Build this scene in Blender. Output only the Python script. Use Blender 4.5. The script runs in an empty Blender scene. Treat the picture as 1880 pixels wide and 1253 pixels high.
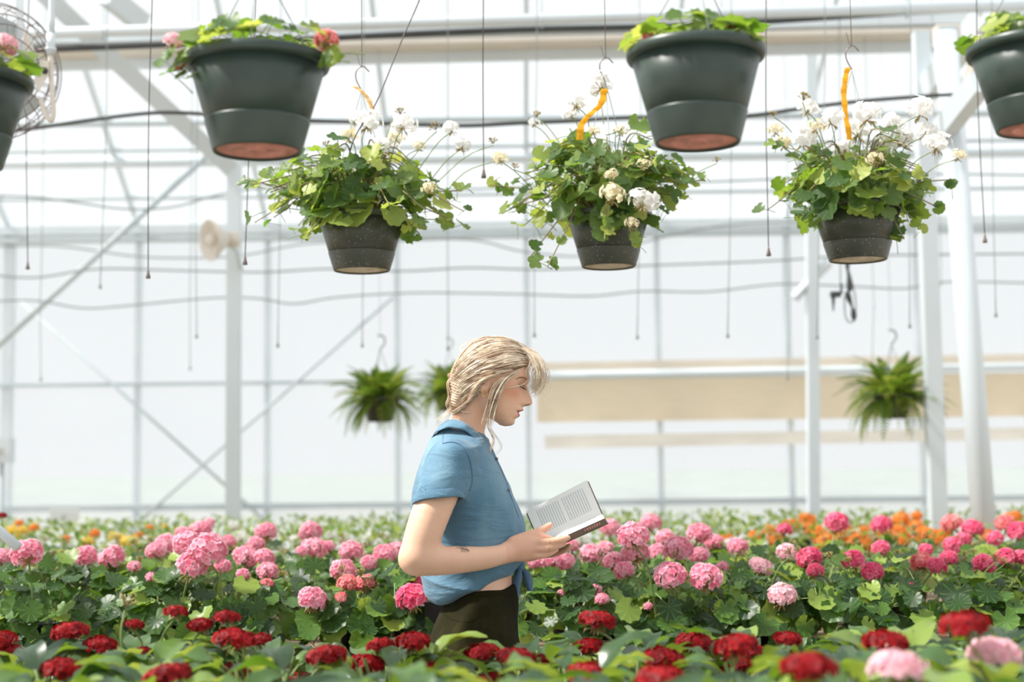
import bpy, bmesh, math, random
import numpy as np
from mathutils import Vector, Matrix, Euler
from mathutils.bvhtree import BVHTree

random.seed(11)
RNG = np.random.default_rng(11)
SC = bpy.context.scene
COL = SC.collection

# ------------------------------------------------------------------ camera
FPX = 50.0 / 36.0 * 1880.0
CAM_Z = 1.37
PITCH = math.atan(224.0 / FPX)
ROLL = -0.0115
cam_data = bpy.data.cameras.new('camera')
cam_data.lens = 50.0
cam_data.sensor_width = 36.0
cam_data.sensor_fit = 'HORIZONTAL'
cam_data.clip_end = 500
cam_data.dof.use_dof = True
cam_data.dof.focus_distance = 3.60
cam_data.dof.aperture_fstop = 2.2
cam = bpy.data.objects.new('camera', cam_data)
COL.objects.link(cam)
CAM_R = (Matrix.Rotation(math.pi / 2 + PITCH, 3, 'X') @ Matrix.Rotation(ROLL, 3, 'Z'))
cam.matrix_world = Matrix.Translation((0, 0, CAM_Z)) @ CAM_R.to_4x4()
SC.camera = cam

CAM_RT = CAM_R.transposed()
def proj(p):
    q = CAM_RT @ (Vector(p) - Vector((0, 0, CAM_Z)))
    return 940.0 - q.x / q.z * FPX, 626.5 + q.y / q.z * FPX

def at(px, py, Y):
    """point at world depth Y seen at photo pixel (px, py)"""
    d = CAM_R @ Vector(((px - 940.0) / FPX, -(py - 626.5) / FPX, -1.0))
    t = Y / d.y
    return Vector((d.x * t, Y, CAM_Z + d.z * t))

# ------------------------------------------------------------------ sky, sun, exposure
world = bpy.data.worlds.new('overcast_sky')
SC.world = world
world.use_nodes = True
bg = world.node_tree.nodes['Background']
bg.inputs[0].default_value = (0.965, 0.985, 1.0, 1)
bg.inputs[1].default_value = 0.96
sun_data = bpy.data.lights.new('sun', 'SUN')
sun_data.energy = 6.0
sun_data.angle = math.radians(7)
sun_data.color = (1.0, 0.965, 0.91)
sun = bpy.data.objects.new('sun', sun_data)
COL.objects.link(sun)
# sunlight falls from high up on the left, slightly from the camera's side
sun.rotation_euler = Vector((0.70, 0.10, -0.85)).to_track_quat('-Z', 'Y').to_euler()
SC.view_settings.view_transform = 'Standard'
SC.view_settings.look = 'None'
SC.view_settings.gamma = 1.0
SC.view_settings.use_curve_mapping = False
SC.view_settings.exposure = 0.18
SC.cycles.use_denoising = True
SC.cycles.max_bounces = 8
SC.cycles.diffuse_bounces = 4
SC.cycles.glossy_bounces = 3
SC.cycles.transmission_bounces = 4
SC.cycles.transparent_max_bounces = 16
SC.cycles.sample_clamp_indirect = 6.0

# ------------------------------------------------------------------ helpers
def srgb(r, g, b):
    f = lambda c: (c / 12.92 if c <= 0.04045 else ((c + 0.055) / 1.055) ** 2.4)
    return (f(r / 255), f(g / 255), f(b / 255), 1.0)

def tag(o, label=None, cat=None, group=None, kind=None):
    if label: o['label'] = label
    if cat: o['category'] = cat
    if group: o['group'] = group
    if kind: o['kind'] = kind
    return o

def empty(name, loc=(0, 0, 0)):
    o = bpy.data.objects.new(name, None)
    o.location = loc
    o.empty_display_size = 0.05
    COL.objects.link(o)
    return o

def link(name, me, parent=None):
    o = bpy.data.objects.new(name, me)
    COL.objects.link(o)
    if parent is not None:
        o.parent = parent
    return o

class MB:
    """collects faces; build() links them as one mesh object"""
    def __init__(self):
        self.v, self.f, self.m, self.c = [], [], [], []
        self.slot = 0
        self.tone = 0.5
    def add(self, vs, fs):
        b = len(self.v)
        self.v += [tuple(p) for p in vs]
        self.c += [self.tone] * len(vs)
        for f in fs:
            self.f.append(tuple(i + b for i in f))
            self.m.append(self.slot)
        return self
    def box(self, c, s, R=None):
        c = Vector(c); h = [x / 2 for x in s]
        vs = []
        for x in (-1, 1):
            for y in (-1, 1):
                for z in (-1, 1):
                    p = Vector((x * h[0], y * h[1], z * h[2]))
                    if R is not None: p = R @ p
                    vs.append(c + p)
        return self.add(vs, [(0, 1, 3, 2), (4, 6, 7, 5), (0, 4, 5, 1), (2, 3, 7, 6), (0, 2, 6, 4), (1, 5, 7, 3)])
    def tube(self, pts, r, n=8, caps=True):
        pts = [Vector(p) for p in pts]
        rs = r if isinstance(r, (list, tuple)) else [r] * len(pts)
        vs = []; fs = []
        T0 = (pts[1] - pts[0]).normalized()
        N = T0.orthogonal().normalized()
        for i, p in enumerate(pts):
            T = (pts[min(i + 1, len(pts) - 1)] - pts[max(i - 1, 0)]).normalized()
            N = (N - T * N.dot(T))
            if N.length < 1e-6: N = T.orthogonal()
            N.normalize(); B = T.cross(N)
            for k in range(n):
                a = 2 * math.pi * k / n
                vs.append(p + (N * math.cos(a) + B * math.sin(a)) * rs[i])
        for i in range(len(pts) - 1):
            for k in range(n):
                fs.append((i * n + k, i * n + (k + 1) % n, (i + 1) * n + (k + 1) % n, (i + 1) * n + k))
        if caps:
            fs.append(tuple(range(n - 1, -1, -1)))
            fs.append(tuple((len(pts) - 1) * n + k for k in range(n)))
        return self.add(vs, fs)
    def beam(self, a, b, w, h, up=(0, 0, 1)):
        """rectangular bar from a to b, w across, h along up"""
        a = Vector(a); b = Vector(b); T = (b - a).normalized()
        U = Vector(up); U = (U - T * U.dot(T)).normalized(); S = T.cross(U)
        vs = []
        for p in (a, b):
            for x, y in ((-1, -1), (1, -1), (1, 1), (-1, 1)):
                vs.append(p + S * (x * w / 2) + U * (y * h / 2))
        return self.add(vs, [(3, 2, 1, 0), (4, 5, 6, 7), (0, 1, 5, 4), (1, 2, 6, 5), (2, 3, 7, 6), (3, 0, 4, 7)])
    def lathe(self, prof, n=24, M=None, c=(0, 0, 0)):
        vs = []; fs = []; c = Vector(c)
        for (r, z) in prof:
            for k in range(n):
                a = 2 * math.pi * k / n
                p = Vector((r * math.cos(a), r * math.sin(a), z))
                if M is not None: p = M @ p
                vs.append(p + c)
        for i in range(len(prof) - 1):
            for k in range(n):
                fs.append((i * n + k, i * n + (k + 1) % n, (i + 1) * n + (k + 1) % n, (i + 1) * n + k))
        return self.add(vs, fs)
    def ball(self, c, r, n=10, m=6):
        prof = [(max(1e-5, math.sin(math.pi * i / m)) * 1.0, -math.cos(math.pi * i / m)) for i in range(m + 1)]
        rr = r if isinstance(r, (list, tuple)) else (r, r, r)
        return self.lathe(prof, n, Matrix.Diagonal(Vector(rr)), c)
    def mesh(self, name, mats, smooth=True, origin=None):
        me = bpy.data.meshes.new(name)
        v = self.v if origin is None else [(p[0] - origin[0], p[1] - origin[1], p[2] - origin[2]) for p in self.v]
        me.from_pydata(v, [], self.f)
        for m in (mats if isinstance(mats, (list, tuple)) else [mats]):
            me.materials.append(m)
        me.polygons.foreach_set('material_index', self.m)
        me.polygons.foreach_set('use_smooth', [smooth] * len(self.f))
        a = me.attributes.new('tone', 'FLOAT', 'POINT')
        a.data.foreach_set('value', self.c)
        me.update()
        return me
    def build(self, name, mats, parent=None, smooth=True):
        o = None if parent is None else parent.location
        if parent is not None and parent.parent is not None:
            o = parent.parent.location + parent.location
        return link(name, self.mesh(name, mats, smooth, o), parent)

def spline(pts, n):
    """Catmull-Rom through points"""
    P = [Vector(p) for p in pts]
    P = [P[0] * 2 - P[1]] + P + [P[-1] * 2 - P[-2]]
    out = []
    for i in range(1, len(P) - 2):
        for k in range(n):
            t = k / n
            a, b, c, d = P[i - 1], P[i], P[i + 1], P[i + 2]
            out.append(0.5 * ((2 * b) + (c - a) * t + (2 * a - 5 * b + 4 * c - d) * t * t + (3 * b - a - 3 * c + d) * t ** 3))
    out.append(P[-2])
    return out

ORD = ['zeroth', 'first', 'second', 'third', 'fourth', 'fifth', 'sixth', 'seventh', 'eighth', 'ninth', 'tenth', 'eleventh', 'twelfth', 'thirteenth', 'fourteenth', 'fifteenth', 'sixteenth', 'seventeenth', 'eighteenth', 'nineteenth', 'twentieth', 'twenty-first', 'twenty-second', 'twenty-third', 'twenty-fourth', 'twenty-fifth', 'twenty-sixth', 'twenty-seventh', 'twenty-eighth', 'twenty-ninth', 'thirtieth']

# ------------------------------------------------------------------ materials
def new_mat(name):
    m = bpy.data.materials.new(name)
    m.use_nodes = True
    nt = m.node_tree
    return m, nt, nt.nodes['Principled BSDF'], nt.nodes['Material Output']

def ramp(nt, src, stops):
    r = nt.nodes.new('ShaderNodeValToRGB')
    el = r.color_ramp.elements
    el[0].position, el[0].color = stops[0]
    el[1].position, el[1].color = stops[-1]
    for p, c in stops[1:-1]:
        e = el.new(p); e.color = c
    nt.links.new(src, r.inputs[0])
    return r.outputs[0]

def noise_src(nt, scale, detail=3, coord='Object', stretch=None):
    tc = nt.nodes.new('ShaderNodeTexCoord')
    n = nt.nodes.new('ShaderNodeTexNoise')
    n.inputs['Scale'].default_value = scale
    n.inputs['Detail'].default_value = detail
    src = tc.outputs[coord]
    if stretch:
        mp = nt.nodes.new('ShaderNodeMapping')
        mp.inputs['Scale'].default_value = stretch
        nt.links.new(src, mp.inputs[0]); src = mp.outputs[0]
    nt.links.new(src, n.inputs['Vector'])
    return n.outputs['Fac']

def bump(nt, bsdf, src, strength, dist=0.01):
    b = nt.nodes.new('ShaderNodeBump')
    b.inputs['Strength'].default_value = strength
    b.inputs['Distance'].default_value = dist
    nt.links.new(src, b.inputs['Height'])
    nt.links.new(b.outputs[0], bsdf.inputs['Normal'])

def plain(name, col, rough=0.5, metal=0.0, var=0.12, scale=8.0, bmp=0.0, coord='Object', stretch=None):
    m, nt, b, out = new_mat(name)
    c2 = tuple(min(1, c * (1 + var)) for c in col[:3]) + (1,)
    c1 = tuple(c * (1 - var) for c in col[:3]) + (1,)
    n = noise_src(nt, scale, 4, coord, stretch)
    nt.links.new(ramp(nt, n, [(0.3, c1), (0.7, c2)]), b.inputs['Base Color'])
    b.inputs['Roughness'].default_value = rough
    b.inputs['Metallic'].default_value = metal
    if bmp: bump(nt, b, n, bmp)
    return m

def tone_src(nt):
    """per-object random plus per-vertex tone, wrapped to 0..1"""
    oi = nt.nodes.new('ShaderNodeObjectInfo')
    at_ = nt.nodes.new('ShaderNodeAttribute'); at_.attribute_name = 'tone'
    ad = nt.nodes.new('ShaderNodeMath'); ad.operation = 'ADD'
    nt.links.new(oi.outputs['Random'], ad.inputs[0]); nt.links.new(at_.outputs['Fac'], ad.inputs[1])
    fr = nt.nodes.new('ShaderNodeMath'); fr.operation = 'FRACT'
    nt.links.new(ad.outputs[0], fr.inputs[0])
    return fr.outputs[0], at_.outputs['Fac'], oi.outputs['Random']

def leafy(name, stops, trans_stops, trans=0.4, rough=0.45, veins=0, tone_mode='wrap', spec=0.4):
    m, nt, b, out = new_mat(name)
    w, a, o = tone_src(nt)
    src = {'wrap': w, 'attr': a, 'obj': o}[tone_mode]
    col = ramp(nt, src, stops)
    if veins:
        tc = nt.nodes.new('ShaderNodeTexCoord')
        sx = nt.nodes.new('ShaderNodeSeparateXYZ'); nt.links.new(tc.outputs['Object'], sx.inputs[0])
        an = nt.nodes.new('ShaderNodeMath'); an.operation = 'ARCTAN2'
        nt.links.new(sx.outputs['Y'], an.inputs[0]); nt.links.new(sx.outputs['X'], an.inputs[1])
        mu = nt.nodes.new('ShaderNodeMath'); mu.operation = 'MULTIPLY'; mu.inputs[1].default_value = veins
        nt.links.new(an.outputs[0], mu.inputs[0])
        co = nt.nodes.new('ShaderNodeMath'); co.operation = 'COSINE'; nt.links.new(mu.outputs[0], co.inputs[0])
        vr = ramp(nt, co.outputs[0], [(0.90, (0, 0, 0, 1)), (0.995, (1, 1, 1, 1))])
        mx = nt.nodes.new('ShaderNodeMixRGB'); mx.blend_type = 'MIX'
        mf = nt.nodes.new('ShaderNodeMath'); mf.operation = 'MULTIPLY'; mf.inputs[1].default_value = 0.35
        nt.links.new(vr, mf.inputs[0]); nt.links.new(mf.outputs[0], mx.inputs[0])
        nt.links.new(col, mx.inputs[1]); mx.inputs[2].default_value = srgb(150, 175, 95)
        col = mx.outputs[0]
    nt.links.new(col, b.inputs['Base Color'])
    b.inputs['Roughness'].default_value = rough
    b.inputs['Specular IOR Level'].default_value = spec
    t = nt.nodes.new('ShaderNodeBsdfTranslucent')
    nt.links.new(ramp(nt, src, trans_stops), t.inputs['Color'])
    mix = nt.nodes.new('ShaderNodeMixShader'); mix.inputs[0].default_value = trans
    nt.links.new(b.outputs[0], mix.inputs[1]); nt.links.new(t.outputs[0], mix.inputs[2])
    nt.links.new(mix.outputs[0], out.inputs['Surface'])
    return m

M = {}
M['white_paint'] = plain('white_painted_steel', srgb(216, 224, 228), 0.5, 0, 0.03, 3)
M['grey_steel'] = plain('galvanised_steel', srgb(190, 199, 202), 0.5, 0.0, 0.05, 6)
M['beige_steel'] = plain('cream_and_shade_steel', srgb(222, 214, 203), 0.55, 0, 0.04, 5)
M['hose'] = plain('black_rubber_hose', srgb(62, 64, 64), 0.55, 0, 0.15, 10)
M['hose_grey'] = plain('grey_cable_sheath', srgb(120, 128, 126), 0.6, 0, 0.12, 10)
M['tube_brown'] = plain('thin_irrigation_tube', srgb(66, 52, 52), 0.5, 0, 0.1, 12)
M['tube_pale'] = plain('pale_irrigation_tube', srgb(138, 146, 142), 0.5, 0, 0.1, 12)
M['concrete'] = plain('concrete_floor', srgb(176, 172, 164), 0.85, 0, 0.12, 3, 0.2)
M['ground'] = plain('outdoor_ground', srgb(160, 168, 163), 0.95, 0, 0.2, 0.25, 0.0)
M['wood'] = plain('bench_timber', srgb(150, 130, 105), 0.8, 0, 0.2, 14, 0.2, 'Object', (1, 12, 12))
M['black_plastic'] = plain('black_plastic', srgb(22, 22, 22), 0.45, 0, 0.2, 10)
M['wire'] = plain('hanger_wire', srgb(128, 116, 112), 0.35, 0.5, 0.08, 20)
M['soil'] = plain('potting_soil', srgb(58, 42, 32), 0.95, 0, 0.35, 60, 0.5)
M['tan_cloth'] = None

def glaze(name, tint, fac, dif=(0.72, 0.75, 0.77, 1)):
    m, nt, b, out = new_mat(name)
    tr = nt.nodes.new('ShaderNodeBsdfTransparent'); tr.inputs[0].default_value = tint
    tl = nt.nodes.new('ShaderNodeBsdfTranslucent'); tl.inputs[0].default_value = dif
    df = nt.nodes.new('ShaderNodeBsdfDiffuse'); df.inputs[0].default_value = dif
    m1 = nt.nodes.new('ShaderNodeMixShader'); m1.inputs[0].default_value = 0.45
    nt.links.new(tl.outputs[0], m1.inputs[1]); nt.links.new(df.outputs[0], m1.inputs[2])
    m2 = nt.nodes.new('ShaderNodeMixShader')
    # fine flutes of the twin-wall sheet
    tc = nt.nodes.new('ShaderNodeTexCoord')
    wv = nt.nodes.new('ShaderNodeTexWave'); wv.bands_direction = 'X'; wv.inputs['Scale'].default_value = 14
    wv.inputs['Distortion'].default_value = 0.3
    nt.links.new(tc.outputs['Object'], wv.inputs[0])
    mr = nt.nodes.new('ShaderNodeMapRange')
    mr.inputs['To Min'].default_value = fac - 0.04; mr.inputs['To Max'].default_value = fac + 0.04
    nt.links.new(wv.outputs['Fac'], mr.inputs['Value'])
    nt.links.new(mr.outputs[0], m2.inputs[0])
    nt.links.new(tr.outputs[0], m2.inputs[1]); nt.links.new(m1.outputs[0], m2.inputs[2])
    nt.links.new(m2.outputs[0], out.inputs['Surface'])
    nt.nodes.remove(b)
    return m
M['poly_wall'] = glaze('twin_wall_sheet', (0.98, 0.985, 0.99, 1), 0.20)
M['knee_panel'] = glaze('lower_frosted_sheet', (0.97, 0.98, 0.98, 1), 0.72, (0.96, 0.97, 0.97, 1))
M['poly_roof'] = glaze('roof_sheet', (0.98, 0.99, 0.995, 1), 0.18)

def cloth_through(name, col, tcol, fac):
    m, nt, b, out = new_mat(name)
    n = noise_src(nt, 4, 3, 'Object', (1, 1, 9))
    nt.links.new(ramp(nt, n, [(0.3, tuple(c * 0.85 for c in col[:3]) + (1,)), (0.7, col)]), b.inputs['Base Color'])
    b.inputs['Roughness'].default_value = 0.85
    t = nt.nodes.new('ShaderNodeBsdfTranslucent'); t.inputs[0].default_value = tcol
    mix = nt.nodes.new('ShaderNodeMixShader'); mix.inputs[0].default_value = fac
    nt.links.new(b.outputs[0], mix.inputs[1]); nt.links.new(t.outputs[0], mix.inputs[2])
    nt.links.new(mix.outputs[0], out.inputs['Surface'])
    return m
M['tan_cloth'] = cloth_through('tan_shade_cloth', srgb(232, 216, 190), srgb(244, 226, 198), 0.5)
M['tan_cloth_pale'] = cloth_through('pale_tan_cloth', srgb(238, 230, 218), srgb(246, 238, 226), 0.5)
M['sign'] = cloth_through('white_plastic_sign', srgb(246, 248, 248), srgb(246, 248, 248), 0.5)
M['tag_yellow'] = cloth_through('yellow_tag_plastic', srgb(252, 200, 60), srgb(255, 212, 80), 0.55)
M['tag_pale'] = cloth_through('pale_orange_tag_plastic', srgb(250, 220, 165), srgb(255, 228, 180), 0.6)

G1, G2, G3, G4 = srgb(26, 52, 28), srgb(44, 78, 34), srgb(80, 118, 46), srgb(150, 172, 78)
T1, T2, T3 = srgb(120, 165, 40), srgb(165, 195, 60), srgb(205, 215, 90)
M['leaf'] = leafy('geranium_leaf', [(0, G1), (0.45, G2), (0.8, G3), (1, G4)], [(0, srgb(90, 135, 30)), (0.6, srgb(135, 172, 45)), (1, T3)], 0.33, 0.40, 9)
M['leaf_hang'] = leafy('hanging_geranium_leaf', [(0, srgb(58, 84, 54)), (0.45, srgb(92, 118, 72)), (0.8, srgb(134, 156, 82)), (1, srgb(176, 188, 100))], [(0, T1), (0.5, T2), (1, srgb(220, 225, 100))], 0.46, 0.42, 7)
M['leaf_lance'] = leafy('glossy_lance_leaf', [(0, srgb(30, 54, 34)), (0.45, srgb(54, 84, 50)), (0.8, srgb(88, 122, 60)), (1, srgb(150, 172, 76))], [(0, T1), (0.6, T2), (1, T3)], 0.3, 0.28, 0, 'wrap', 0.7)
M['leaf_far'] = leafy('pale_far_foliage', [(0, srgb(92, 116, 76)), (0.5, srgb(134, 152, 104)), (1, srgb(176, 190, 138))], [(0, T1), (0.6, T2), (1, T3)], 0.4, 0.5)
M['fern'] = leafy('fern_frond', [(0, srgb(60, 84, 40)), (0.5, srgb(100, 122, 52)), (1, srgb(160, 168, 70))], [(0, T1), (0.6, T2), (1, T3)], 0.4, 0.45)
M['stem'] = plain('green_stem', srgb(126, 146, 84), 0.55, 0, 0.2, 30)
M['stem_red'] = plain('reddish_stem', srgb(134, 122, 88), 0.55, 0, 0.2, 30)
M['calyx'] = plain('brown_green_calyx', srgb(158, 138, 84), 0.6, 0, 0.3, 80)

def petals(name, a, b_, c, trans=0.45):
    return leafy(name, [(0, a), (0.5, b_), (1, c)], [(0, b_), (0.5, c), (1, c)], trans, 0.55, 0, 'attr', 0.25)
M['pet_pink'] = petals('pink_petals', srgb(230, 96, 128), srgb(246, 164, 188), srgb(254, 220, 228))
M['pet_hot'] = petals('hot_pink_petals', srgb(212, 44, 96), srgb(242, 98, 142), srgb(252, 170, 192))
M['pet_coral'] = petals('coral_pink_petals', srgb(224, 70, 84), srgb(244, 132, 142), srgb(254, 206, 198))
M['pet_pale'] = petals('pale_pink_petals', srgb(240, 150, 170), srgb(252, 200, 212), srgb(255, 234, 236))
M['pet_red'] = petals('red_petals', srgb(86, 2, 10), srgb(142, 8, 18), srgb(190, 26, 32), 0.25)
M['pet_orange'] = petals('orange_petals', srgb(232, 120, 40), srgb(250, 156, 70), srgb(255, 190, 110))
M['pet_yellow'] = petals('yellow_petals', srgb(236, 190, 50), srgb(250, 214, 90), srgb(255, 234, 150))
M['pet_white'] = petals('white_petals', srgb(226, 222, 216), srgb(244, 242, 240), srgb(252, 252, 252), 0.5)
M['pet_cream'] = petals('cream_petals', srgb(222, 206, 160), srgb(238, 226, 190), srgb(250, 242, 220), 0.5)
# ------------------------------------------------------------------ the greenhouse
DW = 12.0                                  # depth of the back wall
Z_GUT = at(940, 424, DW).z
Z_MID = at(940, 699, DW).z
Z_LOW = at(940, 925, DW).z
SLOPE = 0.6
def zroof(Y): return Z_GUT + SLOPE * (DW - Y)

b = MB(); b.box((0, 5, -0.05), (34, 24, 0.1))
tag(b.build('floor', M['concrete'], None, False), 'pale concrete floor of the greenhouse', None, None, 'structure')
b = MB(); b.box((0, 130, -0.25), (400, 226, 0.3))
tag(b.build('ground', M['ground'], None, False), 'pale grassy ground outside behind the greenhouse', None, None, 'structure')

wall = empty('wall_back', (0, DW, 0)); tag(wall, 'translucent sheet back wall with white posts and rails', None, None, 'structure')
PX = [at(p, 700, DW).x for p in (-938, -700, -462, -224, 14, 253, 491, 730, 969, 1210, 1449, 1690, 1930, 2170, 2410, 2650)]
for i, x in enumerate(PX):
    b = MB(); w = 0.085 if i == 4 else 0.045
    b.box((x, DW, Z_GUT / 2), (w, 0.06, Z_GUT)); b.build('wall_post', M['white_paint'], wall, False)
for z, h in ((Z_LOW, 0.05), (Z_MID, 0.03)):
    b = MB(); b.box((0, DW - 0.045, z), (26, 0.03, h)); b.build('wall_rail', M['grey_steel'], wall, False)
b = MB(); b.box((0, DW - 0.06, Z_GUT + 0.03), (26, 0.10, 0.075)); b.build('gutter_beam', M['white_paint'], wall, False)
b = MB(); b.tube([(-16, DW - 0.08, Z_GUT - 0.05), (16, DW - 0.08, Z_GUT - 0.05)], 0.03, 10); b.build('eave_pipe', M['grey_steel'], wall)
shared = {}
for i in range(len(PX) - 1):
    xm, w = (PX[i] + PX[i + 1]) / 2, PX[i + 1] - PX[i] - 0.03
    for z0, z1, mat in ((0, Z_LOW, 'knee_panel'), (Z_LOW, Z_MID, 'poly_wall'), (Z_MID, Z_GUT, 'poly_wall')):
        b = MB(); b.box((0, 0, 0), (w, 0.012, z1 - z0 - 0.02))
        o = link('pane', b.mesh('pane', M[mat], False), wall)
        o.location = (xm, 0.02, (z0 + z1) / 2)
# cross bracing rods in the wall plane
for (p0, p1) in (((35, 552), (492, 962)), ((228, 982), (722, 545))):
    b = MB(); b.tube([at(p0[0], p0[1], DW - 0.1), at(p1[0], p1[1], DW - 0.1)], 0.014, 8); b.build('brace_rod', M['grey_steel'], wall)

roof = empty('ceiling', (0, DW, Z_GUT)); tag(roof, 'sloping translucent greenhouse roof with white purlins', None, None, 'structure')
YR = 5.0
def solve_roof(py):
    lo, hi = 5.0, DW
    for _ in range(40):
        m = (lo + hi) / 2
        if zroof(m) > at(940, py, m).z: lo = m
        else: hi = m
    return (lo + hi) / 2
for i, x in enumerate(PX):
    b = MB(); b.beam((x, DW, Z_GUT + 0.05), (x, YR, zroof(YR) + 0.05), 0.035, 0.05); b.build('glazing_bar', M['white_paint'], roof, False)
ang = math.atan(SLOPE)
for i in range(len(PX) - 1):
    xm, w = (PX[i] + PX[i + 1]) / 2, PX[i + 1] - PX[i] - 0.02
    b = MB()
    n = 1
    b.beam((xm, DW, Z_GUT + 0.09), (xm, YR, zroof(YR) + 0.09), w, 0.01); b.build('roof_pane', M['poly_roof'], roof, False)
for py, r, mat in ((356, 0.018, 'grey_steel'), (290, 0.045, 'white_paint'), (268, 0.018, 'grey_steel'), (218, 0.028, 'grey_steel'), (150, 0.0, None)):
    if mat is None: continue
    Y = solve_roof(py); z = zroof(Y)
    b = MB(); b.tube([(-16, Y, z), (16, Y, z)], r, 10); b.build('purlin', M[mat], roof)

# truss chord with bottom flange and the irrigation pipe under it
pA, pB = at(-1100, 117, 8.6), at(2800, 32, 8.6)
t = empty('truss_beam', ((pA + pB) / 2)); tag(t, 'long white steel beam with shade-toned underside crossing under the roof near the top', 'beam')
b = MB(); b.beam(pA + Vector((0, 0, 0.06)), pB + Vector((0, 0, 0.06)), 0.12, 0.07); b.build('web', M['white_paint'], t, False)
b = MB(); b.beam(pA + Vector((0, 0.02, -0.02)), pB + Vector((0, 0.02, -0.02)), 0.2, 0.03); b.build('bottom_flange', M['beige_steel'], t, False)  # beige here is the white beam's underside shade put into the colour
b = MB(); b.beam(pA + Vector((0, 0.12, -0.07)), pB + Vector((0, 0.12, -0.07)), 0.03, 0.06); b.build('lower_rail', M['white_paint'], t, False)
pA, pB = at(-1100, 94, 7.4), at(2800, -16, 7.4)
t = empty('water_pipe', ((pA + pB) / 2)); tag(t, 'long round white pipe running across the top below the roof', 'pipe')
b = MB(); b.tube([pA, pB], 0.03, 14); b.build('pipe', M['white_paint'], t)
for px in (190, 562, 995, 1325, 1665, 1800):
    c = at(px, 63 - (px - 190) * 0.0283, 7.4)
    b = MB(); b.tube([c + Vector((0, 0.034 * math.cos(a), 0.034 * math.sin(a))) for a in [k * math.pi / 8 for k in range(17)]], 0.004, 6, False)
    b.tube([c + Vector((0, 0, 0.03)), c + Vector((0, 0, 0.35))], 0.003, 6); b.build('hanger_strap', M['grey_steel'], t)

# columns with their braces
def column(px0, py0, px1, py1, Y, w, rnd, label, braces, mat='white_paint'):
    top = at(px0, py0, Y); bot = at(px1, py1, Y)
    d = (bot - top); k = top.z / (top.z - bot.z); foot = top + d * k; foot.z = 0
    t = empty('support_column', foot); tag(t, label, 'column')
    b = MB()
    if rnd: b.tube([foot, top], w / 2, 20); b.build('post', M[mat], t)
    else: b.beam(foot, top, w, w, (0, 1, 0)); b.build('post', M[mat], t, False)
    b = MB(); b.box(foot + Vector((0, 0, 0.01)), (w * 2, w * 2, 0.02)); b.build('base_plate', M['grey_steel'], t, False)
    for (a, c, ya, yc, ww, mm) in braces:
        b = MB(); b.beam(at(a[0], a[1], ya), at(c[0], c[1], yc), ww, ww * 1.25, (0, -0.6, 1)); b.build('brace', M[mm], t, False)
    return t
column(432, 60, 428, 958, 9.0, 0.083, False, 'white square column left of the woman carrying the round horn speaker',
       [((50, -40), (426, 312), 7.9, 9.0, 0.085, 'white_paint'), ((195, -10), (260, 42), 8.0, 8.3, 0.09, 'white_paint')])
column(1488, 60, 1494, 958, 10.0, 0.08, False, 'white square column standing behind the rightmost flowering basket',
       [((1522, 482), (1458, 548), 10.0, 10.0, 0.045, 'white_paint')])
column(1690, 60, 1722, 958, 8.2, 0.092, False, 'white square column just left of the thick round column',
       [((1840, -10), (1700, 168), 7.4, 8.2, 0.10, 'white_paint')])
column(1736, 60, 1806, 958, 7.0, 0.118, True, 'thick round white column at the right side of the photo',
       [((1800, 150), (1730, 240), 6.6, 7.0, 0.085, 'white_paint'), ((1796, 66), (1768, 190), 6.6, 6.8, 0.03, 'beige_steel')])
t = empty('junction_box', at(1740, 68, 7.1)); tag(t, 'small pale electrical box below the pipe at top right', 'box')
b = MB(); c = at(1738, 66, 7.1); b.box(c, (0.12, 0.08, 0.10)); b.build('housing', M['beige_steel'], t, False)
b = MB(); b.box(c + Vector((0, -0.043, 0)), (0.09, 0.008, 0.075)); b.build('cover_plate', M['grey_steel'], t, False)
b = MB(); b.tube([c + Vector((0, 0, -0.05)), c + Vector((-0.01, 0, -0.1)), c + Vector((-0.02, 0, -0.14))], 0.022, 10); b.build('cable_gland', M['hose'], t)

# the long diagonal brace in front of the wall at left
pA, pB = at(-40, 668, 10.6), at(378, 288, 10.6)
b = MB(); b.tube([pA, pB], 0.024, 10)
tag(b.build('diagonal_brace', M['grey_steel']), 'long grey diagonal pipe brace rising across the left side', 'brace')
b = MB(); b.tube([at(-60, 905, 4.0), at(-10, 968, 4.0), at(34, 1006, 4.0)], 0.014, 10)
tag(b.build('bent_pipe', M['white_paint']), 'short white pipe end slanting over the flowers at left edge', 'pipe')

# hoses and cables
def cable(pts, Y, r, mat, label, name='cable'):
    P = spline([at(x, y, Y) for x, y in pts], 6)
    b = MB(); b.tube(P, r, 8)
    tag(b.build(name, M[mat]), label, 'hose' if name == 'hose' else 'cable')
cable([(-60, 250), (60, 236), (170, 220), (290, 207), (400, 211), (520, 219), (640, 224), (760, 229), (860, 231), (960, 226), (1060, 222), (1150, 216), (1300, 214), (1380, 212), (1480, 198), (1580, 186), (1680, 178), (1755, 174), (1900, 176)], 6.9, 0.010, 'hose', 'black hose sagging across the picture behind the pot rims', 'hose')
cable([(-60, 96), (300, 82), (520, 74), (640, 68), (760, 62), (960, 54), (1150, 50), (1300, 46), (1450, 36), (1600, 26), (1700, 20), (1900, 12)], 8.0, 0.020, 'hose', 'thick dark hose lying under the white pipe at the top', 'hose')
cable([(-60, 358), (60, 362), (140, 372), (230, 384), (320, 380), (400, 358), (480, 346), (560, 350), (700, 352), (900, 346), (1100, 338), (1300, 334), (1500, 326), (1700, 320), (1900, 322)], 9.6, 0.0065, 'hose_grey', 'grey cable dipping across the left below the roof purlins')
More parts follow.
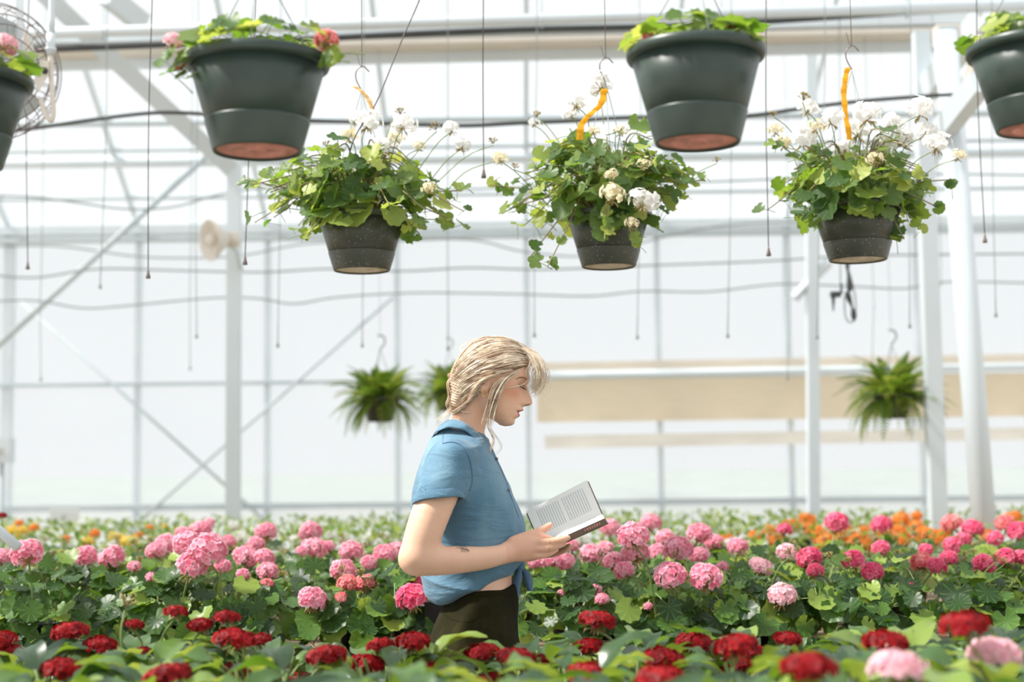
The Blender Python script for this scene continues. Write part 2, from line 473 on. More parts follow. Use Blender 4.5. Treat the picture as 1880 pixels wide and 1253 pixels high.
cable([(-60, 500), (60, 510), (180, 494), (330, 497), (480, 500), (600, 494), (740, 498), (860, 492), (1000, 495), (1180, 488), (1400, 480), (1560, 470), (1700, 468), (1900, 466)], 10.2, 0.0065, 'hose_grey', 'grey cable crossing just under the pots of the flowering baskets')
cable([(-60, 556), (60, 552), (150, 566), (230, 562), (380, 548), (470, 548), (540, 558), (620, 546), (760, 538), (940, 540), (1080, 544), (1180, 535), (1300, 536), (1430, 522), (1560, 526), (1660, 530), (1740, 518), (1900, 520)], 10.4, 0.006, 'hose_grey', 'lowest grey cable drooping behind the woman above her head')
cable([(-60, 455), (100, 452), (240, 470), (330, 474), (440, 470), (560, 448), (700, 444), (860, 440), (960, 462), (1080, 470), (1200, 440), (1330, 414), (1480, 408), (1600, 412)], 10.8, 0.006, 'hose_grey', 'thin grey cable looping along the eave pipe')

# roll-up shade on the right half of the wall
pL, pR = at(986, 690, DW - 0.16), at(2640, 659, DW - 0.16)
t = empty('shade_curtain', ((pL + pR) / 2)); tag(t, 'tan roll-up shade cloth hanging along the wall at right', 'curtain')
b = MB(); b.tube([pL, pR], 0.033, 12); b.build('top_rail', M['white_paint'], t)
pL, pR = at(986, 674, DW - 0.10), at(2640, 644, DW - 0.10)
b = MB(); b.beam(pL, pR, 0.02, 0.07); b.build('upper_strip', M['tan_cloth_pale'], t, False)
def sheet(p00, p10, p01, p11, nx, fold):
    b = MB(); vs = []; fs = []
    for j in range(5):
        for i in range(nx + 1):
            u, v = i / nx, j / 4
            p = (Vector(p00) * (1 - u) + Vector(p10) * u) * (1 - v) + (Vector(p01) * (1 - u) + Vector(p11) * u) * v
            p.y += fold * math.sin(i * 0.9) * v + 0.004 * math.sin(j * 7 + i * 0.3)
            vs.append(p)
    for j in range(4):
        for i in range(nx):
            a = j * (nx + 1) + i; fs.append((a, a + 1, a + nx + 2, a + nx + 1))
    b.add(vs, fs); return b
Y = DW - 0.15
sheet(at(986, 698, Y), at(2640, 674, Y), at(986, 776, Y), at(2640, 755, Y), 90, 0.02).build('shade_cloth', M['tan_cloth'], t)
sheet(at(1000, 800, Y), at(2640, 773, Y), at(1000, 824, Y), at(2640, 794, Y), 90, 0.008).build('bottom_roll', M['tan_cloth_pale'], t)

# horn speaker on the left column
c = at(392, 441, 8.75)
t = empty('horn_speaker', at(430, 455, 8.93)); tag(t, 'round white horn speaker fixed to the left column', 'speaker')
ax = Vector((-0.75, -0.62, -0.12)).normalized()
Mh = Vector((0, 0, 1)).rotation_difference(ax).to_matrix()
b = MB(); b.lathe([(0.03, -0.10), (0.05, -0.08), (0.085, -0.03), (0.115, 0.0), (0.128, 0.02), (0.128, 0.032), (0.118, 0.03), (0.09, -0.01), (0.05, -0.03), (0.001, -0.035)], 28, Mh, c); b.build('horn', M['beige_steel'], t)
b = MB(); b.lathe([(0.001, 0.0), (0.03, -0.005), (0.042, -0.03), (0.03, -0.05), (0.001, -0.05)], 18, Mh, c + ax * 0.045); b.build('reflex_cone', M['beige_steel'], t)
b = MB(); b.lathe([(0.03, -0.09), (0.05, -0.1), (0.055, -0.15), (0.04, -0.17), (0.001, -0.172)], 18, Mh, c); b.build('driver', M['beige_steel'], t)
b = MB(); b.tube([c - ax * 0.12, at(424, 452, 8.86), at(434, 462, 8.93), at(444, 496, 8.93)], 0.012, 8); b.build('bracket', M['white_paint'], t)

# caged circulation fan at top left
fc = at(-14, 132, 5.0)
t = empty('circulation_fan', at(96, 0, 5.0)); tag(t, 'caged circulation fan hanging at the top left corner', 'fan')
fax = Vector((0.62, -0.72, -0.25)).normalized(); Mf = Vector((0, 0, 1)).rotation_difference(fax).to_matrix()
def ring(R, z, r, n=40):
    return [fc + Mf @ Vector((R * math.cos(2 * math.pi * k / n), R * math.sin(2 * math.pi * k / n), z)) for k in range(n + 1)]
b = MB()
for R, z in ((0.245, 0.0), (0.235, 0.05), (0.205, 0.085), (0.17, 0.105), (0.13, 0.118), (0.09, 0.126), (0.05, 0.13), (0.235, -0.05), (0.205, -0.085), (0.16, -0.105), (0.1, -0.12)):
    b.tube(ring(R, z, 0), 0.0022, 5, False)
b.build('guard_rings', M['wire'], t)
b = MB()
for k in range(30):
    a = 2 * math.pi * k / 30
    for sg in (1, -1):
        b.tube([fc + Mf @ Vector((R * math.cos(a), R * math.sin(a), z * sg)) for R, z in ((0.05, 0.13), (0.13, 0.118), (0.205, 0.085), (0.245, 0.0))], 0.0018, 4, False)
b.build('guard_spokes', M['wire'], t)
b = MB(); b.lathe([(0.001, -0.15), (0.05, -0.15), (0.055, -0.02), (0.05, 0.03), (0.001, 0.04)], 18, Mf, fc); b.build('motor', M['beige_steel'], t)
for k in range(3):
    a0 = 2 * math.pi * k / 3; b = MB(); vs = []
    for r, w in ((0.04, 0.05), (0.12, 0.09), (0.2, 0.11)):
        for s in (-0.5, 0.5):
            a = a0 + s * w / r
            vs.append(fc + Mf @ Vector((r * math.cos(a), r * math.sin(a), 0.02 + s * 0.05)))
    b.add(vs, [(0, 2, 3, 1), (2, 4, 5, 3)]); b.build('blade', M['grey_steel'], t)
b = MB(); b.beam(at(36, -30, 5.0), at(37, 108, 5.0), 0.025, 0.008, (0, 1, 0)); b.beam(at(10, 112, 5.0), at(72, 112, 5.0), 0.02, 0.03); b.build('yoke', M['white_paint'], t, False)
b = MB(); b.add([at(43, 40, 5.05), at(68, 104, 5.05), at(43, 104, 5.05), at(43, 40, 5.1), at(68, 104, 5.1), at(43, 104, 5.1)], [(0, 1, 2), (5, 4, 3), (0, 3, 4, 1), (1, 4, 5, 2), (2, 5, 3, 0)]); b.build('vent_louvre', M['beige_steel'], t, False)
b = MB(); b.add([at(72, 110, 4.98), at(90, 112, 4.98), at(90, 138, 4.98), at(82, 150, 4.98), at(70, 172, 4.98), at(62, 150, 4.98)] + [at(72, 110, 5.0), at(90, 112, 5.0), at(90, 138, 5.0), at(82, 150, 5.0), at(70, 172, 5.0), at(62, 150, 5.0)],
   [(5, 4, 3, 2, 1, 0), (6, 7, 8, 9, 10, 11)] + [(i, (i + 1) % 6, (i + 1) % 6 + 6, i + 6) for i in range(6)]); b.build('pivot_plate', M['beige_steel'], t, False)
b = MB(); b.ball(at(82, 130, 4.975), 0.012); b.build('pivot_bolt', M['hose'], t)
b = MB(); b.tube(spline([at(95, -40, 5.0), at(95, 60, 5.0)], 4), 0.011, 10); b.tube([at(93, 62, 5.0), at(93, 100, 5.0)], 0.016, 12); b.tube([at(93, 88, 5.0), at(93, 94, 5.0)], 0.019, 12); b.build('conduit', M['white_paint'], t)
b = MB(); b.tube(spline([at(92, 98, 5.0), at(95, 160, 5.0), at(98, 205, 5.0), at(94, 221, 5.0), at(84, 210, 5.0), at(74, 180, 5.0)], 5), 0.009, 10); b.build('flex_cable', M['beige_steel'], t)

# black cable tackle hanging at right
t = empty('cable_tackle', at(1552, 430, 7.36)); tag(t, 'dark cable hank and clamp hanging below the right basket', 'cable hank')
b = MB(); b.tube(spline([at(1553, 410, 7.36), at(1556, 490, 7.36), at(1560, 530, 7.36), at(1556, 540, 7.36), at(1566, 570, 7.36), at(1568, 590, 7.36)], 5), [0.004 + 0.012 * abs(math.sin(i * 0.5)) for i in range(26)], 7); b.build('cord_bundle', M['hose'], t)
b = MB(); b.tube(spline([at(1550, 545, 7.36), at(1552, 580, 7.36), at(1560, 592, 7.36), at(1570, 584, 7.36), at(1570, 545, 7.36), at(1560, 500, 7.36)], 6), 0.0035, 6); b.build('loop', M['hose_grey'], t)
b = MB(); b.box(at(1534, 541, 7.36), (0.05, 0.04, 0.028)); b.tube([at(1544, 520, 7.36), at(1545, 540, 7.36)], 0.006, 6); b.tube([at(1530, 541, 7.36), at(1530, 572, 7.36)], [0.012, 0.003], 7); b.build('clamp', M['hose'], t, False)
b = MB(); b.tube([at(1541, 24, 7.4), at(1543, 520, 7.36)], 0.0025, 6); b.build('wire', M['hose_grey'], t)

# thermostat box on the left wall post
c = at(2, 828, 9.6)
t = empty('sensor_box', (c.x, c.y, 0)); tag(t, 'pale grey sensor box on a post at left edge', 'sensor')
b = MB(); b.box(c, (0.15, 0.1, 0.165)); b.build('housing', M['white_paint'], t, False)
for k in range(4):
    b = MB(); b.box(c + Vector((-0.01, -0.055, -0.028 + 0.015 * k)), (0.07, 0.012, 0.006)); b.build('louvre_slat', M['beige_steel'], t, False)
b = MB(); b.tube([(c.x + 0.0, c.y + 0.02, 0), (c.x + 0.0, c.y + 0.02, c.z - 0.08)], 0.014, 8); b.build('pole', M['grey_steel'], t)
# ------------------------------------------------------------------ plant pieces (shared meshes)
def leaf_mesh(name, kind, mat, stem_mat, seed):
    r_ = random.Random(seed); b = MB(); b.tone = 0.0
    N = 27
    def R(a):
        if kind == 'round':
            rr = 1 + 0.07 * math.cos(9 * a) + 0.05 * r_.uniform(-1, 1)
            return rr * (1 - 0.75 * math.exp(-((abs(abs(a) - math.pi)) / 0.28) ** 2))
        rr = 0.66 + 0.36 * abs(math.cos(2.5 * a)) ** 0.9 + 0.04 * r_.uniform(-1, 1)
        return rr * (1 - 0.7 * math.exp(-((abs(abs(a) - math.pi)) / 0.3) ** 2))
    vs = [(0, 0, 0)]; fs = []
    cup = r_.uniform(0.1, 0.4); ph = r_.uniform(0, 6)
    A = [-math.pi + 2 * math.pi * (k + 0.5) / N for k in range(N)]
    RR = [R(a) for a in A]
    for f in (0.5, 1.0):
        for k, a in enumerate(A):
            q = RR[k] * f if f == 1.0 else 0.5 * (0.5 + 0.5 * RR[k])
            z = cup * q * q * (0.6 + 0.5 * math.cos(a * 2 + ph)) + (0.06 * math.cos(9 * a + ph) if f == 1.0 else 0) - 0.08 * q
            vs.append((q * math.cos(a), q * math.sin(a), z))
    for k in range(N):
        k2 = (k + 1) % N
        fs.append((0, 1 + k, 1 + k2))
        fs.append((1 + k, 1 + N + k, 1 + N + k2, 1 + k2))
    b.add(vs, fs)
    b.slot = 1
    b.tube([(0, 0, 0), (-0.35, 0, -0.45), (-0.9, 0, -1.1), (-1.4, 0.05, -1.9)], [0.035, 0.04, 0.045, 0.05], 4, False)
    return b.mesh(name, [mat, stem_mat])

def lance_mesh(name, mat, stem_mat, seed):
    r_ = random.Random(seed); b = MB(); b.tone = 0.0
    n = 7; vs = []; fs = []
    droop = r_.uniform(0.1, 0.6); tw = r_.uniform(-0.3, 0.3)
    for i in range(n + 1):
        t = i / n
        w = 0.24 * math.sin(math.pi * min(1, t ** 0.8 * 0.97 + 0.03)) + 0.01
        x = t * (1 - 0.15 * droop * t); z = 0.1 * math.sin(math.pi * t) - droop * t * t * 0.5
        for s in (-1, -0.5, 0, 0.5, 1):
            vs.append((x, s * w, z + 0.35 * w * abs(s) + 0.05 * math.sin(9 * t) * s + tw * s * w * t))
    for i in range(n):
        for k in range(4):
            a = i * 5 + k; fs.append((a, a + 5, a + 6, a + 1))
    b.add(vs, fs); b.slot = 1
    b.tube([(0.06, 0, 0), (-0.12, 0, -0.05), (-0.3, 0, -0.25)], [0.02, 0.025, 0.03], 4, False)
    return b.mesh(name, [mat, stem_mat])

LEAF_R = [leaf_mesh('leaf', 'round', M['leaf'], M['stem'], i) for i in range(4)]
LEAF_H = [leaf_mesh('leaf', 'ivy' if i in (1, 4) else 'round', M['leaf_hang'], M['stem'], 20 + i) for i in range(6)]
LEAF_L = [lance_mesh('leaf', M['leaf_lance'], M['stem'], 40 + i) for i in range(4)]

def floret(b, c, n, size, r_, np_=5, curl=0.4, tone=0.5):
    n = n.normalized(); u = n.orthogonal().normalized(); w = n.cross(u)
    a0 = r_.uniform(0, 6.28)
    for k in range(np_):
        a = a0 + 2 * math.pi * k / np_ + r_.uniform(-0.15, 0.15)
        d = u * math.cos(a) + w * math.sin(a); e = n.cross(d)
        L = size * r_.uniform(0.85, 1.1); W = size * r_.uniform(0.42, 0.55)
        lift = r_.uniform(0.05, curl)
        base = len(b.v)
        vs = [c, c + d * L * 0.55 - e * W + n * L * lift * 0.7, c + d * L * 0.6 + n * L * lift * 0.45, c + d * L * 0.55 + e * W + n * L * lift * 0.7,
              c + d * L - e * W * 0.55 + n * L * lift * 0.5, c + d * L * 1.03 + e * W * 0.45 + n * L * lift * 0.6]
        b.add(vs, [(0, 1, 2), (0, 2, 3), (1, 4, 2), (2, 4, 5), (2, 5, 3)])
        t = max(0.0, min(1.0, tone + r_.uniform(-0.15, 0.15)))
        for q, dt in enumerate((-0.4, 0.0, -0.12, 0.0, 0.22, 0.22)):
            b.c[base + q] = max(0.0, min(1.0, t + dt))

def umbel_mesh(name, mat, seed, n, flat, size, full=0.75):
    """flower head of diameter 1: florets on a dome, stalks gathered below"""
    r_ = random.Random(seed); b = MB()
    for i in range(n):
        t = (i + 0.5) / n
        cz = 1 - t * 2 * full
        a = i * 2.39996 + r_.uniform(-0.25, 0.25)
        s = math.sqrt(max(0, 1 - cz * cz))
        d = Vector((s * math.cos(a), s * math.sin(a), cz))
        rr = r_.uniform(0.36, 0.44) if n > 20 else r_.uniform(0.22, 0.50)
        c = Vector((d.x * rr, d.y * rr, d.z * rr * flat))
        nn = Vector((d.x, d.y, d.z * 1.1 + 0.12)) + Vector((r_.uniform(-.3, .3), r_.uniform(-.3, .3), r_.uniform(-.2, .2)))
        b.slot = 0
        floret(b, c, nn, size * r_.uniform(0.85, 1.15), r_, 5, 0.5, r_.uniform(0.25, 0.8))
        if i % 2 == 0:
            b.slot = 1
            b.tube([Vector((0, 0, -0.32 * flat)), c * 0.94], 0.011, 3, False)
    b.slot = 1
    for i in range(9):
        a = r_.uniform(0, 6.28); q = r_.uniform(0.08, 0.3)
        p = Vector((q * math.cos(a), q * math.sin(a), -0.36 * flat - 0.02 + r_.uniform(-0.1, 0.04)))
        b.tube([(0, 0, -0.3 * flat), p, p + Vector((0.04 * math.cos(a), 0.04 * math.sin(a), -0.09))], [0.01, 0.022, 0.006], 4)
    return b.mesh(name, [mat, M['calyx']])

def buds_mesh(name, seed):
    r_ = random.Random(seed); b = MB()
    for i in range(14):
        a = i * 2.4; e = r_.uniform(0.1, 1.3)
        d = Vector((math.cos(a) * math.cos(e), math.sin(a) * math.cos(e), math.sin(e)))
        b.tube([(0, 0, -0.1), d * 0.32, d * 0.42, d * 0.56], [0.012, 0.016, 0.055, 0.012], 5)
    return b.mesh(name, [M['calyx']])

HEAD = {}
for key, n, flat, size in (('pink', 56, 0.85, 0.135), ('hot', 56, 0.85, 0.135), ('coral', 52, 0.85, 0.135), ('pale', 50, 0.8, 0.135),
                           ('orange', 26, 0.75, 0.19), ('yellow', 22, 0.6, 0.2), ('white', 19, 0.75, 0.17), ('cream', 16, 0.75, 0.15)):
    HEAD[key] = [umbel_mesh('flower_head', M['pet_' + key], 100 + 7 * i + hash(len(key)) % 5, n, flat, size) for i in range(3)]
HEAD['red'] = [umbel_mesh('flower_head', M['pet_red'], 300 + i, 60, 0.48, 0.11, 0.62) for i in range(3)]
HEAD['palebig'] = [umbel_mesh('flower_head', M['pet_pale'], 320 + i, 46, 0.6, 0.15, 0.6) for i in range(2)]
HEAD['buds'] = [buds_mesh('bud_cluster', 330 + i) for i in range(3)]

def orient(n, h):
    n = Vector(n).normalized(); h = Vector(h); h = h - n * h.dot(n)
    if h.length < 1e-5: h = n.orthogonal()
    h.normalize(); s = n.cross(h)
    return Matrix((h, s, n)).transposed()

def place(name, me, root, w, n, h, s):
    o = bpy.data.objects.new(name, me); COL.objects.link(o); o.parent = root
    o.location = Vector(w) - root.location
    o.rotation_euler = orient(n, h).to_euler()
    o.scale = (s, s, s)
    return o

def rnd(s=1.0): return Vector((random.uniform(-s, s), random.uniform(-s, s), random.uniform(-s, s)))

def flower(root, key, w, dia, base, name='flower_head', stem_r=0.0028, tilt=0.35):
    """one flower head with its stem; w = centre of the head, base = foot of the stem"""
    w = Vector(w); base = Vector(base)
    me = random.choice(HEAD[key])
    n = Vector((0, 0, 1)) + rnd(tilt)
    o = place(name, me, root, w, n, rnd() + Vector((0.01, 0, 0)), dia)
    mb = Matrix.Translation(o.location) @ o.rotation_euler.to_matrix().to_4x4() @ Matrix.Diagonal((dia, dia, dia, 1))
    inv = mb.inverted()
    a = w - n.normalized() * dia * 0.22
    mid = (a + base) / 2 + Vector((random.uniform(-.02, .02), random.uniform(-.02, .02), 0.03))
    P = [inv @ (p - root.location) for p in spline([a, mid, base], 4)]
    b = MB(); b.tube(P, stem_r / dia, 5, False)
    link('stem', b.mesh('stem', M['stem']), o)
    return o

def pot_profile(r, h):
    return [(0.001, 0), (r * 0.72, 0), (r * 0.96, h * 0.93), (r, h * 0.93), (r, h), (r * 0.93, h), (r * 0.9, h * 0.86), (0.001, h * 0.84)]
b = MB(); b.lathe(pot_profile(0.075, 0.12), 18); POT = b.mesh('nursery_pot', M['black_plastic'])

# ------------------------------------------------------------------ benches
BENCH_Z = 0.80
def bench(y0, y1, z, label):
    t = empty('plant_bench', (0, (y0 + y1) / 2, 0)); tag(t, label, 'bench')
    n = max(3, int((y1 - y0) / 0.2)); me = None
    for k in range(n):
        y = y0 + (y1 - y0) * (k + 0.5) / n
        b = MB(); b.box((0, y, z - 0.015), (8.4, (y1 - y0) / n - 0.02, 0.03)); b.build('slat', M['wood'], t, False)
    for y in (y0 + 0.03, y1 - 0.03):
        b = MB(); b.box((0, y, z - 0.07), (8.4, 0.04, 0.08)); b.build('rail', M['grey_steel'], t, False)
        for x in (-4, -2, 0, 2, 4):
            b = MB(); b.box((x, y, (z - 0.11) / 2), (0.05, 0.05, z - 0.11)); b.build('leg', M['grey_steel'], t, False)
bench(1.55, 3.02, 0.76, 'plant bench carrying the red flowers nearest the camera')
bench(4.06, 6.2, BENCH_Z, 'plant bench carrying the pink geraniums behind the woman')
bench(6.45, 9.3, 0.78, 'far plant bench carrying orange, yellow and white flowers')

# ------------------------------------------------------------------ red flowering plants, nearest bench
RED = [(416, 1135, 45), (128, 1162, 65), (183, 1186, 58), (112, 1231, 75), (431, 1175, 70), (425, 1236, 60), (308, 1242, 80), (322, 1124, 42), (367, 1148, 45),
       (5, 1175, 50), (16, 1198, 48), (476, 1176, 42), (247, 1148, 36), (266, 1196, 28), (597, 1206, 70), (674, 1220, 62), (698, 1186, 48), (759, 1180, 62), (788, 1230, 58),
       (886, 1199, 62), (902, 1252, 60), (1097, 1141, 64), (1081, 1189, 56), (1219, 1211, 72), (1275, 1181, 66), (1352, 1188, 78), (1358, 1224, 62), (948, 1211, 70), (992, 1215, 42),
       (1081, 1239, 78), (1214, 1250, 88), (1771, 1149, 88), (1627, 1182, 80), (1486, 1227, 98), (1447, 1175, 48), (1385, 1199, 42), (1320, 1236, 40), (545, 1252, 60)]
red_heads = [(at(x, y, max(1.72, min(2.95, 2611 * 0.076 / w))), w, 'red') for x, y, w in RED]
red_heads += [(at(1827, 1203, 2.3), 86, 'palebig'), (at(1649, 1228, 2.05), 92, 'palebig'), (at(231, 1112, 2.95), 36, 'buds')]
def hides(p, heads, f):
    x, y = proj(p)
    for hx, hy, hw, hd in heads:
        if p.y < hd - 0.02 and abs(x - hx) < hw * f and -hw * f * 0.9 < y - hy < hw * f * 0.7: return True
    return False
red_px = [proj(h[0]) + (h[1] * 1.2, h[0].y) for h in red_heads]
rows = [1.78, 2.02, 2.27, 2.52, 2.77, 2.95]
red_roots = []
for ri, y in enumerate(rows):
    hw = y * 0.36 + 0.18; n = int(2 * hw / 0.23) + 1
    for k in range(n):
        x = -hw + 2 * hw * k / (n - 1) + random.uniform(-.03, .03)
        red_roots.append([Vector((x, y + random.uniform(-.03, .03), 0.76)), ri, k, []])
for h in red_heads:
    r = min(red_roots, key=lambda q: (q[0].x - h[0].x) ** 2 + (q[0].y - h[0].y) ** 2 * 0.8)
    r[3].append(h)
RN = ['nearest', 'second', 'third', 'fourth', 'fifth', 'rearmost']
for loc, ri, k, heads in red_roots:
    t = empty('red_flower_plant', loc)
    what = 'pale pink' if any(h[2] == 'palebig' for h in heads) else 'red'
    state = '%s flowering plant' % what if heads else 'leafy plant without open blooms'
    tag(t, '%s on the near bench, %s row, %s from the left' % (state, RN[ri], ORD[k + 1]), 'plant', 'red flowering plants on the near bench')
    link('pot', POT, t)
    zt = 1.0 - (0.02 if ri < 2 else 0.0)
    for h in heads:
        d = h[0].y
        flower(t, h[2], h[0], h[1] * d / 2611 * 1.18, (loc.x * 0.5 + h[0].x * 0.5, loc.y * 0.5 + h[0].y * 0.5, 0.9), stem_r=0.0025, tilt=0.15)
    for i in range(34):
        a = i * 2.4 + random.uniform(-.3, .3); q = math.sqrt(random.random()) * 0.10
        top = 0.985 + (2.95 - loc.y) * 0.06
        lev = random.random() ** 0.6
        w = loc + Vector((q * math.cos(a), q * math.sin(a), 0)); w.z = 0.88 + (top - 0.88) * lev
        out = Vector((math.cos(a), math.sin(a), random.uniform(0.0, 0.55)))
        size = random.uniform(0.075, 0.125)
        if hides(w + out.normalized() * size * 0.5, red_px, 0.62): continue
        place('leaf', random.choice(LEAF_L), t, w, Vector((0, 0, 1)) - out * 0.3 + rnd(0.25), out, size)
    b = MB()
    for i in range(5):
        a = i * 1.26
        b.tube([loc + Vector((0.02 * math.cos(a), 0.02 * math.sin(a), 0.08)), loc + Vector((0.06 * math.cos(a), 0.06 * math.sin(a), 0.22))], 0.004, 5, False)
    tag(b.build('stems', M['stem'], t), None, None, None, 'stuff')

# ------------------------------------------------------------------ pink geraniums, bench behind the woman
PINK = [(49, 1016, 62), (3, 1024, 40), (157, 1021, 46), (205, 1024, 50), (308, 1000, 45), (287, 1013, 40), (345, 1000, 58), (383, 1010, 72), (353, 1038, 60), (409, 1040, 32), (452, 1024, 50),
        (367, 976, 45), (383, 963, 26), (335, 979, 28), (447, 1056, 26), (247, 1041, 26), (279, 1061, 24), (470, 1000, 34), (420, 994, 28), (488, 978, 42), (570, 978, 47), (578, 1008, 50), (602, 1005, 28), (485, 1026, 42),
        (492, 1050, 42), (445, 1056, 25), (490, 1074, 28), (554, 1013, 24), (645, 1013, 47), (631, 1048, 50), (639, 1073, 42), (671, 1073, 42), (574, 1101, 55), (626, 1098, 25), (706, 1018, 46), (677, 1034, 32),
        (727, 1010, 36), (756, 1098, 62), (770, 1072, 32), (1121, 970, 40), (1163, 984, 60), (1195, 961, 42), (1086, 1021, 50), (1012, 1034, 45), (1036, 1032, 40), (1113, 1008, 34), (1129, 1034, 45), (1145, 1048, 40), (1166, 1016, 55),
        (1208, 1016, 40), (1246, 1008, 55), (1283, 981, 50), (1310, 997, 38), (1283, 1021, 40), (1230, 1058, 62), (1296, 1061, 63), (1325, 1042, 26), (1049, 1002, 30), (1091, 1085, 30), (1105, 1101, 28), (1030, 1090, 16), (1190, 1114, 18), (1355, 1005, 40), (982, 1034, 30), (1222, 990, 40)]
HOT = [(1536, 960, 47), (1619, 964, 40), (1747, 962, 42), (1787, 972, 42), (1845, 962, 38), (1869, 976, 42), (1441, 973, 30), (1486, 1026, 50), (1497, 1048, 34), (1566, 1029, 46), (1601, 1050, 42), (1691, 1034, 45), (1720, 1040, 38), (1750, 1002, 40),
       (1742, 1026, 36), (1806, 1037, 45), (1848, 1024, 42), (1875, 1024, 34), (1617, 1008, 36), (1827, 989, 32), (1673, 1077, 18), (1770, 990, 30), (1700, 1010, 28)]
PALE = [(1400, 1042, 40), (1444, 1016, 42), (1436, 1093, 55), (1390, 1035, 30)]
def pinkdepth(py, w):
    f = np.interp(py, [960, 975, 1000, 1020, 1050, 1100], [5.7, 5.5, 5.0, 4.7, 4.35, 4.12])
    return float(max(4.08, min(f, 2611 * 0.094 / w)))
pink_heads = []
for lst, key in ((PINK, 'pink'), (HOT, 'hot'), (PALE, 'pale')):
    for x, y, w in lst:
        d = pinkdepth(y, w)
        kk = key
        if key == 'pink' and (x > 610 and x < 690 and y > 1060 or (x, y) in ((756, 1098), (490, 1074))): kk = 'coral'
        if (x, y) in ((756, 1098), (770, 1072)): kk = 'hot'
        if x in (1845, 1747, 1691, 1720): kk = 'coral' if x % 2 else 'hot'
        pink_heads.append((at(x, y, d), w * d / 2611 * 1.06, kk))
pink_px = [proj(h[0]) + (h[1] * 2611 / h[0].y, h[0].y) for h in pink_heads]
prow = [4.28, 4.66, 5.04, 5.44, 5.9]
pink_roots = []
for ri, y in enumerate(prow):
    hw = y * 0.36 + 0.12; n = int(2 * hw / 0.29) + 1
    for k in range(n):
        x = -hw + 2 * hw * k / (n - 1) + random.uniform(-.04, .04)
        if ri == 0 and abs(x - at(790, 1150, 4.2).x) < 0.12: x -= 0.14
        pink_roots.append([Vector((x, y + random.uniform(-.04, .04), BENCH_Z)), ri, k, []])
for h in pink_heads:
    r = min(pink_roots, key=lambda q: (q[0].x - h[0].x) ** 2 + (q[0].y - h[0].y) ** 2)
    r[3].append(h)
PN = ['front', 'second', 'third', 'fourth', 'rear']
CN = {'pink': 'pink', 'hot': 'hot pink', 'coral': 'coral pink', 'pale': 'pale pink'}
LN = [58, 42, 28, 20, 16]
for loc, ri, k, heads in pink_roots:
    t = empty('geranium_plant', loc)
    st = (CN[heads[0][2]] + ' geranium') if heads else 'leafy geranium without blooms'
    tag(t, '%s on the bench behind the woman, %s row, %s from the left' % (st, PN[ri], ORD[k + 1]), 'geranium', 'geraniums on the bench behind the woman')
    link('pot', POT, t)
    for h in heads:
        flower(t, h[2], h[0], h[1], (loc.x * 0.45 + h[0].x * 0.55, loc.y * 0.45 + h[0].y * 0.55, 0.93), stem_r=0.003)
    c = loc + Vector((0, 0, 0.13))
    for i in range(2 if heads else 3):
        q = rnd(0.12)
        w = Vector((loc.x + q.x, loc.y + q.y, 1.03 + random.uniform(0, 0.06)))
        flower(t, 'buds', w, random.uniform(0.03, 0.04), (loc.x, loc.y, 0.93), 'bud_cluster', 0.002)
    for i in range(LN[ri]):
        a = random.uniform(0, 6.283) if ri else random.gauss(-math.pi / 2, 1.3)
        e = math.asin(random.uniform(-0.45 if ri == 0 else 0.0, 0.98))
        d = Vector((math.cos(a) * math.cos(e), math.sin(a) * math.cos(e), math.sin(e)))
        rr = random.uniform(0.72, 1.05)
        w = c + Vector((d.x * 0.175 * rr, d.y * 0.165 * rr, d.z * 0.125 * rr))
        if w.z < BENCH_Z + 0.02 and w.y > 4.1: w.z = BENCH_Z + 0.02
        n = d * 0.75 + Vector((0, -0.25, 0.6)) + rnd(0.5)
        if hides(w, pink_px, 0.6): continue
        place('leaf', random.choice(LEAF_R), t, w, n, Vector((d.x, d.y, -0.25)), random.uniform(0.022, 0.044))
    if ri == 0:
        for i in range(26):
            w = Vector((loc.x + random.uniform(-.17, .17), random.uniform(4.04, 4.16), random.uniform(0.80, 0.98)))
            if hides(w, pink_px, 0.55): continue
            place('leaf', random.choice(LEAF_R), t, w, Vector((0, -0.85, 0.6)) + rnd(0.55), Vector((random.uniform(-.6, .6), -0.3, -0.7)), random.uniform(0.022, 0.042))
    if ri < 2:
        for i in range(8):
            w = c + Vector((random.uniform(-.15, .15), random.uniform(-.16, .05), random.uniform(0.10, 0.16)))
            if hides(w, pink_px, 0.6): continue
            place('leaf', random.choice(LEAF_R), t, w, Vector((0, -0.5, 0.9)) + rnd(0.6), rnd(), random.uniform(0.022, 0.036))
    b = MB()
    for i in range(7):
        a = i * 0.9
        b.tube([loc + Vector((0.03 * math.cos(a), 0.03 * math.sin(a), 0.1)), loc + Vector((0.12 * math.cos(a), 0.12 * math.sin(a), 0.21))], 0.004, 5, False)
    tag(b.build('stems', M['stem'], t), None, None, None, 'stuff')

